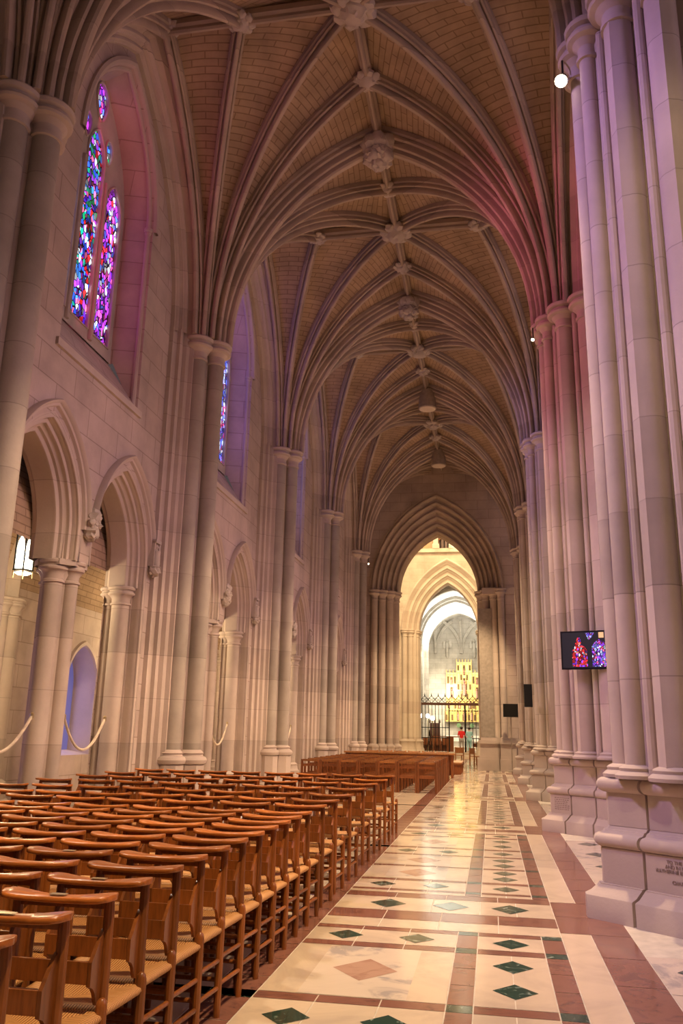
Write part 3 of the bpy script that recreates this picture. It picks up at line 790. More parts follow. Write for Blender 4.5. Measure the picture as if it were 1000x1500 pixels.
for bi in range(1, NB - 1):
    for dy in (0,):
        y = YB[bi] + dy; m = MB()
        arch_loft(m, arch(ha - .2, 2.08, 4.3, 4.0), arch(ha, 2.3, 4.3, 4.0), [(1, -.2), (.5, -.19), (.3, -.12), (.0, -.08), (-.2, 0), (0, .08), (.3, .12), (.5, .19), (1, .2)], lambda s, z, d: (xm + s, y + d, z)); m.build('cross_rib', 'limestone_shaft', oc)
        if not dy:
            r = thing('outer_half_column', 'half column on the outer wall opposite the %s left wall pier' % ORD[max(bi - 1, 0)] if bi else 'half column on the outer wall opposite the wall pier outside the frame', 'half column', (XO + .12, y, 0), 0, 'half columns on the outer wall')
            column_parts(r, [(0, 0, .17), (-.05, -.22, .12), (-.05, .22, .12)], 4.02, .36)

# hanging lantern
def lantern(loc, label):
    r = thing('hanging_lantern', label, 'lantern', loc, 0, 'iron lanterns of the outer aisle')
    R = .175; n = 6
    hexa = lambda k, z: [(R * k * cos(pi / 3 * i), R * k * sin(pi / 3 * i), z) for i in range(n)]
    for i in range(n):
        a, b = Vector(hexa(1, 0)[i]), Vector(hexa(1, 0)[(i + 1) % n]); m = MB()
        pts = [(0.08, .06)] + [(.08, .44), (.2, .56), (.5, .66), (.8, .56), (.92, .44)] + [(.92, .06)]
        m.poly(pts, [], lambda s, z: tuple(a.lerp(b, s) + Vector((0, 0, z)))); m.build('pane', 'lantern_glow', r, sharp=0)
    m = MB()
    for i in range(n):
        p = hexa(1.03, 0)[i]; m.tube([(p[0], p[1], .0), (p[0], p[1], .72)], .014, 6)
        m.tube([(p[0], p[1], .72), (p[0] * 1.05, p[1] * 1.05, .8)], [.02, .002], 6)
    for z in (.03, .68): m.tube([(x, y, z) for x, y, _ in hexa(1.06, 0) + [hexa(1.06, 0)[0]]], .02, 6)
    m.lathe(0, 0, [(.66, .17), (.72, .14), (.80, .05), (.84, .03)], 12); m.build('iron_frame', 'black_iron', r)
    m = MB(); m.lathe(0, 0, [(.0, .15), (-.03, .10), (-.035, 0.01)], 12, cap=False); m.build('glass_bowl', 'lantern_glow', r)
    for i in range(n):
        m = MB(); p = hexa(1.06, 0)[i]; m.tube([(p[0], p[1], .03), (p[0], p[1], -.08)], [.016, .01], 6); m.build('pendant_tip', 'brass', r)
    m = MB()
    for i in range(3):
        p = hexa(1.0, .7)[2 * i]; m.tube([p, (0, 0, 1.22)], .012, 6)
    m.lathe(0, 0, [(1.18, .035), (1.22, .05), (1.30, .05), (1.34, .02)], 10); m.tube([(0, 0, 1.3), (0, 0, 6.55 - loc[2])], .012, 6); m.build('hanger', 'black_iron', r)
lantern((-8.10, 13.2, 4.15), 'lit iron lantern with white panes hanging behind the first left arch')

# ropes across the low arches
def rope(p, q, sag, label):
    r = thing('barrier_rope', label, 'rope', (0, 0, 0), 0, 'barrier ropes across the left arches')
    p, q = Vector(p), Vector(q); pts = [p.lerp(q, i / 20) - Vector((0, 0, sag * 4 * (i / 20) * (1 - i / 20))) for i in range(21)]
    m = MB(); m.tube(pts, .022, 8); m.build('rope_line', 'rope_fibre', r)
    for e, a in ((p, 'hook'), (q, 'hook')):
        m = MB(); m.lathe(e.x, e.y, [(e.z - .05, .015), (e.z - .03, .03), (e.z + .03, .03), (e.z + .05, .012)], 10); m.build('hook', 'brass', r)
XR = XW - .36
for bi in range(1, 4):
    yc = YB[bi] + HB
    rope((XR, yc - 2.0, 1.68), (XR + .05, yc - .47, 1.68), .5, 'cream rope drooping across the near low arch of the %s left bay' % bayname(bi))
    rope((XR + .05, yc + .47, 1.68), (XR, yc + 1.98, 1.68), .5, 'cream rope drooping across the far low arch of the %s left bay' % bayname(bi))

# ------------------------------------------------------------------ end wall with the deep arch
ew = bpy.data.objects.new('wall_end', None); COL.objects.link(ew); tag(ew, 'end wall of the aisle with a deep moulded arch', None, None, 'structure')
XE = -2.4
ein, eout = arch(1.88, 2.9, 8.1, None, 18), arch(3.15, 4.75, 8.1, None, 18)
ep = []
for q in range(6):
    k0 = 1 - q / 6; k1 = 1 - (q + 1) / 6; d0 = -.75 + q * .2; d1 = d0 + .2
    w_ = k0 - k1
    ep += [(k0, d0 + .02)] + [(k0 - w_ * (.30 + .30 * (1 - cos(pi * i / 5)) / 1.0), d0 + .04 - .09 * sin(pi * i / 5)) for i in range(6)] + [(k1 + .02, d0 + .17), (k1, d1 + .02)]
ep += [(0, .5), (0, 1.1), (.3, 1.3), (1, 1.3)]
m = MB(); arch_loft(m, ein, eout, ep, lambda s, z, d: (XE + s, YE + d, z)); m.build('arch_moulding', 'vault_rib', ew)
m = MB()
m.poly([(-6.4, 0), (1.6, 0), (1.6, 15), (-6.4, 15)], [[(XE - 3.15, .003)] + [(XE + s, z) for s, z in eout] + [(XE + 3.15, .003)]], lambda s, z: (s, YE - .6, z))
m.build('ashlar_face', 'limestone_wall', ew, sharp=0)
for sg, lab in ((-1, 'cluster of tall shafts at the left side of the end arch'), (1, 'cluster of tall shafts at the right side of the end arch, behind the flat board')):
    r = thing('arch_pier', lab, 'pier', (XE, YE, 0), 0, 'piers of the end arch')
    sh = [(2.95, -.62, .15), (2.62, -.38, .17), (2.28, -.12, .17), (2.0, .25, .15)]
    m = MB(); m.box(*sorted((sg * 3.2, sg * 2.05)), .1, 1.25, .3, 8.1); m.box(*sorted((sg * 3.3, sg * 2.45)), -.3, .4, .3, 8.1); m.box(*sorted((sg * 3.3, sg * 2.8)), -.55, .2, .3, 8.1); m.build('core', 'limestone_shaft', r)
    c, b = MB(), MB()
    for x, y, rr in sh:
        m = MB(); m.lathe(sg * x, y, [(.9, rr), (7.8, rr)], 18); m.build('shaft', 'limestone_shaft', r)
        c.lathe(sg * x, y, capital_prof(rr, 7.62, .5, .12), 18)
        if sg < 0: b.lathe(sg * x, y, [(0, .33), (.5, .31), (.55, .26), (.85, .26), (.88, .29), (.95, .29), (1.0, .22), (1.06, rr)], 8)
    if sg > 0:
        c.box(2.1, 3.6, -.7, .3, 7.85, 8.15)
        for z0, z1, e in ((0, .5, .22), (.5, .62, .14), (.62, 1.15, .1), (1.15, 1.3, .16), (1.3, 1.42, .04)):
            b.box(1.95 - e, 2.6 + e * .3, -.75 - e, .6, z0, z1); b.box(2.78 - e * .3, 3.4 + e * .4, -.95 - e, .6, z0, z1)
            b.box(2.5, 2.9, -.62 - e, .6, z0, z1)
    c.build('capital', 'limestone_base', r); b.build('base', 'limestone_base', r)
r = thing('flat_board', 'tall plain grey board standing against the right side of the end arch', 'board', (XE + 2.21, YE - .45, 0))
m = MB(); m.box(-.30, .30, -.08, .0, 1.43, 7.2); m.build('board_panel', 'grey_board', r)
m = MB(); m.box(-.30, -.26, -.10, .0, 1.43, 7.2); m.box(.26, .30, -.10, 0, 1.43, 7.2); m.build('edge_strip', 'grey_board', r)
r = thing('black_loudspeaker', 'square black loudspeaker on a thin stand before the end arch', 'loudspeaker', (.82, YE - 1.35, 0))
m = MB(); m.box(-.32, .32, -.1, .12, 2.3, 2.86); m.build('cabinet', 'black_plastic', r)
m = MB(); m.box(-.29, .29, -.115, -.1, 2.33, 2.83); m.build('grille', 'black_iron', r)
m = MB(); m.tube([(0, .02, .05), (0, .02, 2.32)], .02, 8); m.lathe(0, .02, [(0, .2), (.03, .2), (.05, .03)], 12); m.build('stand', 'speaker_grey', r)
r = thing('panel_loudspeaker', 'slim black panel speaker hung on the third right pier', 'loudspeaker', (.90, 21.4, 2.22))
m = MB(); m.box(-.10, .10, -.05, .04, 0, .55); m.build('cabinet', 'black_plastic', r)
m = MB(); m.box(-.03, .06, .04, .5, .2, .26); m.build('bracket', 'black_iron', r)

# ------------------------------------------------------------------ transept, far wall, chapel
fw = bpy.data.objects.new('wall_far', None); COL.objects.link(fw); tag(fw, 'bright far wall beyond the crossing with a pointed arch into the chapel', None, None, 'structure')
YF, XF = 58., -2.85
fi, fo = arch(2.02, 3.4, 8.5, None, 16), arch(3.25, 5.1, 8.5, None, 16)
m = MB(); m.poly([(-14, 0), (10, 0), (10, 14.15), (-14, 14.15)], [[(XF - 3.1, .003)] + [(XF + s, z) for s, z in fo] + [(XF + 3.1, .003)]], lambda s, z: (s, YF, z)); m.build('ashlar_face', 'warm_stone', fw, sharp=0)
fp = [(1.0, 0), (1, -.1), (.93, -.14), (.86, -.06), (.84, 0)]
for q in range(3):
    k0 = .8 - q * .27; fp += [(k0, .05 + q * .3)] + rollprof(k0 - .02, .07 + q * .3, k0 - .2, .2 + q * .3, -.07, 4, 1.3) + [(k0 - .24, .32 + q * .3)]
fp += [(0, 1.0), (0, 1.5)]
m = MB(); arch_loft(m, fi, fo, fp, lambda s, z, d: (XF + s, YF + d, z)); m.build('arch_moulding', 'warm_shaft', fw)
m = MB(); m.box(-14, 10, YF - .25, YF + .3, 14.0, 14.22); m.box(-14, 10, YF - .15, YF + .3, 14.22, 14.3); m.build('string_course', 'warm_stone', fw)
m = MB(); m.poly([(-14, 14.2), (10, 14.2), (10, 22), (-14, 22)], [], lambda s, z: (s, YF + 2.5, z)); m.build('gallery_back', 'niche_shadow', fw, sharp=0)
m = MB(); m.box(-14, 10, YF + .2, YF + 2.5, 14.1, 14.25); m.box(-14, 10, YF, YF + 2.6, 20.5, 21); m.build('gallery_floor', 'warm_stone', fw)
for x, w in ((-5.25, .2), (-4.9, .12), (-3.62, .17), (-2.42, .19), (-1.95, .13), (-1.45, .12), (-.3, .17)):
    r = thing('gallery_column', 'pale stone column of the gallery above the far arch, at %s' % {-5.25: 'its left end', -4.9: 'the second place from the left', -3.62: 'the left of the middle opening', -2.42: 'the right of the middle opening', -1.95: 'the lamp bowl', -1.45: 'the right of the lamp bowl', -.3: 'its right end'}[x], 'column', (x, YF + .05, 14.28), 0, 'gallery columns')
    m = MB(); m.box(-w, w, -.2, .2, .3, 6); m.build('shaft', 'warm_shaft', r)
    m = MB(); m.stack([(-w * 1.5, -.25), (w * 1.5, -.25), (w * 1.5, .25), (-w * 1.5, .25)], [(0, 1), (.3, .95), (.42, .68)]); m.build('base', 'warm_shaft', r)
r = thing('organ_case', 'dark organ case with wooden panels in the gallery', 'organ', (-3.0, YF + 1.2, 14.25))
m = MB(); m.box(-1.6, -.75, -.4, 0, .2, .85); m.box(-.45, .35, -.4, 0, 1.5, 1.8); m.build('wood_panel', 'pale_wood', r)
m = MB(); m.tube([(-.45, -.3, .9), (.1, -.3, 1.5)], .05, 6); m.build('brace', 'pale_wood', r)
m = MB(); m.box(-2.2, 2.4, 0, .3, 0, 4); m.build('case', 'dark_wood', r)
for q in range(16):
    m = MB(); m.tube([(-1.9 + q * .26, -.15, .1), (-1.9 + q * .26, -.15, 2.0 + .5 * sin(q))], .035, 6); m.build('pipe', 'black_iron', r)
r = thing('gallery_lamp', 'glowing round bowl lamp in the gallery opening', 'lamp', (-2.1, YF - .1, 14.35))
m = MB(); m.lathe(0, 0, [(0, .1), (.05, .32), (.18, .36), (.26, .3)], 16); m.build('bowl', 'lantern_glow', r)
m = MB(); m.lathe(0, 0, [(-.12, .14), (-.04, .06), (.02, .1)], 12); m.build('foot', 'warm_shaft', r)
for sg, lab in ((-1, 'pale shaft cluster at the left side of the far arch'), (1, 'pale shaft cluster at the right side of the far arch')):
    r = thing('far_pier', lab, 'pier', (XF, YF, 0), 0, 'piers of the far arch')
    m = MB(); m.box(*sorted((sg * 2.2, sg * 3.3)), .1, 1.6, 0, 8.5); m.build('core', 'warm_shaft', r)
    c, b = MB(), MB()
    for x, y, rr in ((3.0, .0, .19), (2.6, .12, .2), (2.22, .5, .19), (2.15, 1.1, .17)):
        m = MB(); m.lathe(sg * x, y, [(.9, rr), (8.2, rr)], 16); m.build('shaft', 'warm_shaft', r)
        c.lathe(sg * x, y, capital_prof(rr, 8.05, .5, .11), 16); b.lathe(sg * x, y, [(0, .42), (.5, .40), (.6, .33), (.95, .33), (1.0, .36), (1.08, .3), (1.15, rr)], 12)
    c.build('capital', 'warm_shaft', r); b.build('base', 'warm_shaft', r)
for x, lab in ((-6.9, 'left'), (-7.4, 'outer left')):
    r = thing('wall_shaft', 'slender %s shaft rising up the far wall beside the arch' % lab, 'shaft', (x, YF - .05, 0), 0, 'wall shafts of the far wall')
    m = MB(); m.lathe(0, 0, [(.6, .14), (20, .14)], 14); m.build('shaft', 'warm_shaft', r)
    m = MB(); m.lathe(0, 0, [(0, .3), (.5, .28), (.6, .16)], 12); m.build('base', 'warm_shaft', r)

# chapel
ch = bpy.data.objects.new('wall_chapel', None); COL.objects.link(ch); tag(ch, 'grey chapel walls and vault beyond the far arch', None, None, 'structure')
XH, YH = -2.6, 78.
ca, chh, cz = 3.1, 3.6, 8.6
m = MB(); bar = arch(ca, chh, cz)
m.grid([[(XH + s, y, z) for s, z in bar] for y in (YF + 1.0, YH)], False); m.build('vault_shell', 'chapel_white', ch, sharp=0)
m = MB()
for sg in (-1, 1): m.grid([[(XH + sg * ca, y, z) for z in (0, cz)] for y in (YF + 1.0, YH)], False)
m.build('side_face', 'chapel_stone', ch, sharp=0)
for y in (63.6, 64.2, 64.8, 68.6, 69.2, 69.8, 74., 74.6):
    for sg in (-1, 1):
        m = MB(); m.lathe(XH + sg * (ca - .1), y, [(.3, .2), (.6, .16), (cz, .16), (cz + .1, .25), (cz + .3, .28)], 12); m.build('wall_shaft', 'chapel_stone', ch)
m = MB(); m.poly([(XH - 4, 0), (XH + 4, 0), (XH + 4, 13), (XH - 4, 13)], [], lambda s, z: (s, YH, z)); m.build('back_face', 'chapel_stone', ch, sharp=0)
for y, k in ((61.5, .3), (66.5, .42), (72.0, .5)):
    m = MB(); arch_loft(m, arch(ca - k, chh - k * 1.1, cz, 0), arch(ca, chh, cz, 0), [(1, -.4), (.5, -.36), (.4, -.2), (.0, -.15), (0, .15), (.4, .2), (.5, .36), (1, .4)], lambda s, z, d: (XH + s, y + d, z)); m.build('transverse_rib', 'chapel_stone', ch)
for dx in (-2.4, 0, 2.4):
    for d2 in (-1.6, 0., 1.6):
        if abs(dx) > 1 and d2 * dx > 0: continue
        m = MB(); c = rib_curve((XH + dx, YH - .12, 8.7), (XH + dx + d2, YH - 2.5 if d2 == 0 else YH - 1.2, 11.6), 12); sweep(m, c, rib_profile(.2, .2)); m.build('vault_rib', 'chapel_stone', ch)
m = MB()
for s0, s1 in ((-3.1, -2.4), (-2.4, 0), (0, 2.4), (2.4, 3.1)):
    w = (s1 - s0) / 2; am = arch(w, 2.2 if w > 1 else 1.2, 9.0)
    m.grid([[(XH + (s0 + s1) / 2 + s, YH - .1 - q * .05, z + q * .02) for s, z in am] for q in (0, 1, 2)], False)
m.build('wall_rib', 'chapel_stone', ch)
for x, lab in ((-1.2, 'left'), (1.25, 'right')):
    r = thing('stone_angel', 'winged stone figure high on the chapel wall, %s of the ribs' % lab, 'statue', (XH + x - .1, YH - .25, 8.3), 0, 'stone angels in the chapel')
    m = MB(); m.lathe(0, 0, [(0, .06), (.2, .16), (.9, .13), (1.2, .18), (1.4, .08), (1.45, .07)], 12); m.blob((0, 0, 1.58), .12, .1, 4, 2, 2); m.build('figure', 'chapel_stone', r)
    for sg in (-1, 1):
        m = MB(); m.blob((sg * .28, .06, 1.2), .24, .3, 5, 3 + sg, 2, (.7, .3, 1.6)); m.build('wing', 'chapel_stone', r)
# golden reredos
r = thing('golden_reredos', 'tall gilded altar screen of carved niches with a raised middle', 'altarpiece', (-2.38, YH - .5, 0))
def gild(x0, x1, z0, z1):
    g = MB(); g.box(x0, x1, 0, .25, z0, z1)
    n = max(2, int((x1 - x0) / .24))
    for i in range(n + 1):
        x = x0 + (x1 - x0) * i / n; g.lathe(x, -.04, [(z0, .04), (z1, .035), (z1 + .16, .05), (z1 + .3, .003)], 6)
    rows = max(1, int((z1 - z0) / .85))
    for i in range(n):
        for j in range(rows):
            xa, xb = x0 + (x1 - x0) * (i + .2) / n, x0 + (x1 - x0) * (i + .8) / n; za, zb = z0 + (z1 - z0) * (j + .12) / rows, z0 + (z1 - z0) * (j + .7) / rows
            if (i + j) % 2 == 0: g.box(xa, xb, -.012, .0, za, zb, 1)
    for j in range(rows):
        zz = z0 + (z1 - z0) * j / rows
        g.box(x0, x1, -.09, .02, zz, zz + .05)
        for i in range(n):
            xm_ = x0 + (x1 - x0) * (i + .5) / n; w = (x1 - x0) / n / 2 * .8
            g.tube([(xm_ + s, -.06, z) for s, z in arch(w, .16, zz + (z1 - z0) / rows * .72, None, 4)], .018, 5)
    return g
for nm, a in (('lower_panel', (-1.75, 1.75, 2.6, 3.5)), ('left_panel', (-1.6, -.68, 3.6, 6.95)), ('right_panel', (.68, 1.6, 3.6, 6.95)), ('middle_panel', (-.66, .66, 3.6, 7.9))):
    gild(*a).build(nm, ['gold', 'niche_shadow'], r)
rnd = random.Random(3)
for x, z, s in ((0, 4.9, 1.5), (-1.1, 4.7, .9), (1.1, 4.7, .9), (-.6, 2.75, .7), (.0, 2.7, .9), (.6, 2.75, .7), (-1.15, 5.9, .6), (1.15, 5.9, .6), (-.45, 3.8, .7), (.45, 3.8, .7), (0, 6.8, .6), (-1.35, 3.8, .6), (1.35, 3.8, .6)):
    m = MB(); m.box(x - .17 * s, x + .17 * s, -.03, -.005, z - .06, z + 1.05 * s); m.build('niche', 'niche_shadow', r)
    m = MB(); m.lathe(x, -.1, [(z, .11 * s), (z + .35 * s, .10 * s), (z + .62 * s, .13 * s), (z + .74 * s, .05 * s)], 10); m.blob((x, -.1, z + .83 * s), .085 * s, .1, 4, x + z, 2); m.build('saint_figure', 'robe_paint', r)
for x in (-.55, .62):
    m = MB(); m.lathe(0, 0, [(.0, .01), (.02, .2), (.05, .2), (.06, .01)], 12); 
    o = m.build('wreath', 'wreath_green', r); o.location = (x, 0, 2.28); o.rotation_euler = (pi / 2, 0, 0)
# altar
r = thing('altar', 'white-clothed altar below the golden screen', 'altar', (-2.4, YH - 2.2, .45))
m = MB(); m.box(-1.5, 1.5, -.45, .45, 0, .9); m.build('altar_block', 'chapel_stone', r)
m = MB(); m.box(-1.6, 1.6, -.52, .5, .9, .96); m.box(-1.6, 1.6, -.53, -.5, .45, .96); m.build('altar_cloth', 'white_cloth', r)
# platform
m = MB(); m.box(-8, 6, 56.4, YH, 0, .16); m.box(-5.6, .5, 59.0, YH, .16, .32); m.box(-5.6, .5, 70.0, YH, .32, .48)
pf = m.build('trim_1', 'warm_stone'); tag(pf, 'pale stone steps up to the chapel', None, None, 'structure')
# iron screen
r = thing('iron_screen', 'black wrought-iron screen with a dark beam across the chapel arch', 'screen', (XH - .2, 60.2, .32))
m = MB(); m.box(-2.1, 2.3, -.06, .06, 3.15, 3.33); m.build('beam', 'dark_wood', r)
for k in range(19):
    x = -2.05 + k * .235
    if -.15 < x < .95: continue
    m = MB(); m.tube([(x, 0, 0), (x, 0, 3.16)], .022, 6); m.build('bar', 'black_iron', r)
for z in (.9, 1.6): 
    m = MB(); m.box(-2.1, -.2, -.025, .025, z, z + .05); m.box(1.0, 2.3, -.025, .025, z, z + .05); m.build('cross_rail', 'black_iron', r)
for k in range(9):
    x = -1.85 + k * .48; m = MB()
    for sg in (-1, 1):
        m.tube([(x + sg * (.02 + .2 * sin(pi * i / 8)), 0, 3.33 + .42 * i / 8) for i in range(9)], .022, 6)
        m.tube([(x + sg * (.12 + .09 * cos(i * .8)), 0, 3.52 + .09 * sin(i * .8)) for i in range(8)], .018, 6)
    m.lathe(x, 0, [(3.74, .01), (3.8, .05), (3.9, .02), (4.02, .004)], 6); m.build('crest_scroll', 'black_iron', r)
for x in (-.15, .95):
    m = MB(); m.box(x - .04, x + .04, -.04, .04, 0, 3.2); m.build('post', 'black_iron', r)
# lit candle lamps
for k, (x, y, z, rr) in enumerate(((-5.05, 61.0, 2.75, .15), (-4.55, 61.75, 2.75, .14), (-4.2, 61.6, 2.6, .15))):
    r = thing('candle_lamp', '%s of the three bright globe lamps left in the chapel' % ('leftmost', 'middle', 'rightmost')[k], 'lamp', (x, y, .32), 0, 'globe lamps in the chapel')
    m = MB(); m.blob((0, 0, z - .32), rr, 0, 1, 0, 3); m.build('globe', 'white_bulb', r)
    m = MB(); m.tube([(0, 0, .03), (0, 0, z - .32 - rr * .8)], .022, 8); m.lathe(0, 0, [(0, .16), (.03, .16), (.05, .03)], 12); m.build('stem', 'brass', r)
# stalls, desk, chair
r = thing('tall_chair', 'dark carved high-backed chair against the chapel wall', 'chair', (-4.35, 66., .32))
m = MB(); m.box(-.4, .4, .3, .4, 0, 2.0); m.build('backrest', 'dark_wood', r)
m = MB(); m.box(-.4, .4, -.3, .3, .45, .55); m.build('seat', 'dark_wood', r)
m = MB()
for x in (-.38, 0, .38): m.lathe(x, .35, [(2.0, .06), (2.15, .05), (2.3, .005)], 8)
m.build('finial', 'dark_wood', r)
for x, y in ((-.36, -.26), (.36, -.26), (-.36, .34), (.36, .34)):
    m = MB(); m.box(x - .04, x + .04, y - .04, y + .04, 0, .45); m.build('leg', 'dark_wood', r)
for k, x in enumerate((-4.75, -4.3, -3.85, -3.4)):
    r = thing('choir_stall', 'red-brown wooden stall %s behind the iron screen' % ('at the far left', 'second from the left', 'third from the left', 'fourth from the left')[k], 'stall', (x, 62.2, .32), 0, 'wooden stalls in the chapel')
    m = MB(); m.box(-.21, .21, .15, .2, 0, .95); m.build('backrest', 'pew_wood', r)
    m = MB(); m.box(-.21, .21, -.2, .15, .42, .47); m.build('seat', 'pew_wood', r)
    for sx in (-.2, .2):
        m = MB(); m.box(sx - .02, sx + .02, -.2, .2, 0, .7); m.build('side_panel', 'pew_wood', r)
r = thing('communion_rail', 'long brown wooden rail and desk before the altar', 'rail', (-3.1, 61.2, .32))
m = MB(); m.box(-1.1, .9, -.12, .12, .98, 1.05); m.build('top', 'pew_wood', r)
m = MB(); m.box(-.1, .4, -.1, .1, 0, .98); m.build('panel', 'pew_wood', r)
for x in (-1.05, -.6, .85):
    m = MB(); m.box(x - .03, x + .03, -.05, .05, 0, .98); m.build('post', 'pew_wood', r)
for k, (x, y) in enumerate(((-1.1, 61.), (-.7, 61.4))):
    r = thing('prayer_desk', 'low dark desk at the right of the chapel, %s one' % ('nearer', 'farther')[k], 'desk', (x, y, .32), 0, 'dark desks right of the chapel')
    m = MB(); m.box(-.25, .25, -.2, .2, .9, .96); m.build('top', 'dark_wood', r)
    m = MB(); m.box(-.25, .25, -.02, .2, .35, .6); m.build('panel', 'pew_wood', r)
    for sx in (-.22, .22):
        m = MB(); m.box(sx - .03, sx + .03, -.18, .18, 0, .9); m.build('side_panel', 'dark_wood', r)
r = thing('easel_stand', 'thin dark upright stand in front of the chapel rail', 'stand', (-4.05, 56.5, .16))
for dx, dy in ((-.2, -.1), (.2, -.1), (0, .25)):
    m = MB(); m.tube([(dx, dy, 0), (0, 0, 1.6)], .025, 6); m.build('leg', 'black_iron', r)

# ------------------------------------------------------------------ people in the chapel
def skin_body(edges, rad, name, mat, parent):
    me = bpy.data.meshes.new(name); names = list(rad.keys()); idx = {k: i for i, k in enumerate(names)}
    me.from_pydata([rad[k][0] for k in names], [(idx[a], idx[b]) for a, b in edges], [])
    o = bpy.data.objects.new(name, me); COL.objects.link(o)
    md = o.modifiers.new('Skin', 'SKIN')
    for i, k in enumerate(names):
        r = rad[k][1]; me.skin_vertices[0].data[i].radius = (r, r) if not isinstance(r, tuple) else r
    me.skin_vertices[0].data[0].use_root = True
    sb = o.modifiers.new('Sub', 'SUBSURF'); sb.levels = 2; sb.render_levels = 2
    dg = bpy.context.evaluated_depsgraph_get(); m2 = bpy.data.meshes.new_from_object(o.evaluated_get(dg))
    bpy.data.objects.remove(o); m2.materials.clear(); m2.materials.append(MAT[mat])
    m2.polygons.foreach_set('use_smooth', [True] * len(m2.polygons))
    q = bpy.data.objects.new(name, m2); COL.objects.link(q); q.parent = parent
    return q
def person(loc, rz, label, shirt, legs, hgt=1.68, arm=0.):
    r = thing('person', label, 'person', loc, rz); k = hgt / 1.7
    V = lambda x, y, z: Vector((x, y, z)) * k
    R = {'pel': (V(0, 0, .93), .14 * k), 'waist': (V(0, 0, 1.08), .125 * k), 'chest': (V(0, .0, 1.28), (.155 * k, .12 * k)), 'neck0': (V(0, -.005, 1.42), .07 * k), 'neck': (V(0, .01, 1.48), .052 * k), 'head': (V(0, .02, 1.58), .082 * k), 'crown': (V(0, .01, 1.65), .075 * k)}
    E = [('pel', 'waist'), ('waist', 'chest'), ('chest', 'neck0'), ('neck0', 'neck'), ('neck', 'head'), ('head', 'crown')]
    for s, sg in (('l', -1), ('r', 1)):
        R.update({s + 'hip': (V(sg * .09, 0, .88), .10 * k), s + 'knee': (V(sg * .10, .02, .50), .062 * k), s + 'ank': (V(sg * .10, -.01, .09), .042 * k), s + 'toe': (V(sg * .11, .14, .04), .035 * k),
                  s + 'sho': (V(sg * .18, 0, 1.38), .06 * k), s + 'elb': (V(sg * .23, .0, 1.10), .043 * k), s + 'wri': (V(sg * .19, .17 + arm, 1.02 + arm), .028 * k), s + 'palm': (V(sg * .17, .24 + arm, 1.03 + arm), .034 * k)})
        E += [('pel', s + 'hip'), (s + 'hip', s + 'knee'), (s + 'knee', s + 'ank'), (s + 'ank', s + 'toe'), ('chest', s + 'sho'), (s + 'sho', s + 'elb'), (s + 'elb', s + 'wri'), (s + 'wri', s + 'palm')]
        for f in range(4):
            R[s + 'f%d' % f] = (V(sg * (.17 + (f - 1.5) * .018), .285 + arm, 1.03 + arm), .010 * k); R[s + 'g%d' % f] = (V(sg * (.165 + (f - 1.5) * .018), .325 + arm - abs(f - 1.3) * .006, 1.015 + arm), .008 * k)
            E += [(s + 'palm', s + 'f%d' % f), (s + 'f%d' % f, s + 'g%d' % f)]
        R[s + 't'] = (V(sg * .13, .25 + arm, 1.035 + arm), .011 * k); R[s + 't2'] = (V(sg * .115, .285 + arm, 1.03 + arm), .009 * k); E += [(s + 'palm', s + 't'), (s + 't', s + 't2')]
    skin_body(E, R, 'body', 'skin', r)
    G = {a: (R[a][0], (R[a][1][0] * 1.13, R[a][1][1] * 1.13) if isinstance(R[a][1], tuple) else R[a][1] * 1.15) for a in ('waist', 'pel', 'chest', 'neck0', 'lsho', 'lelb', 'rsho', 'relb')}
    skin_body([('waist', 'pel'), ('waist', 'chest'), ('chest', 'neck0'), ('chest', 'lsho'), ('lsho', 'lelb'), ('chest', 'rsho'), ('rsho', 'relb')], G, 'shirt', shirt, r)
    T = {a: (R[a][0], R[a][1] * 1.15) for a in ('pel', 'lhip', 'lknee', 'lank', 'rhip', 'rknee', 'rank')}
    skin_body([('pel', 'lhip'), ('lhip', 'lknee'), ('lknee', 'lank'), ('pel', 'rhip'), ('rhip', 'rknee'), ('rknee', 'rank')], T, 'trousers', legs, r)
    m = MB(); m.blob(tuple(V(0, -.01, 1.64)), .105 * k, .08, 4, 1, 3, (.95, 1.05, .9)); m.build('hair', 'hair', r)
    m = MB(); m.blob(tuple(V(0, .105, 1.575)), .016 * k, 0, 1, 0, 1, (.8, 1, 1.3)); m.build('nose', 'skin', r)
    m = MB()
    for sg in (-1, 1): m.blob(tuple(V(sg * .035, .097, 1.605)), .011 * k, 0, 1, 0, 1)
    m.build('eyes', 'hair', r)
person((-2.08, 59.4, .32), .1, 'person in a red top and grey trousers standing before the altar rail', 'red_cloth', 'grey_cloth')
person((-1.56, 59.55, .32), .15, 'person in a pale blue top standing beside the one in red', 'blue_cloth', 'blue_cloth', 1.66)

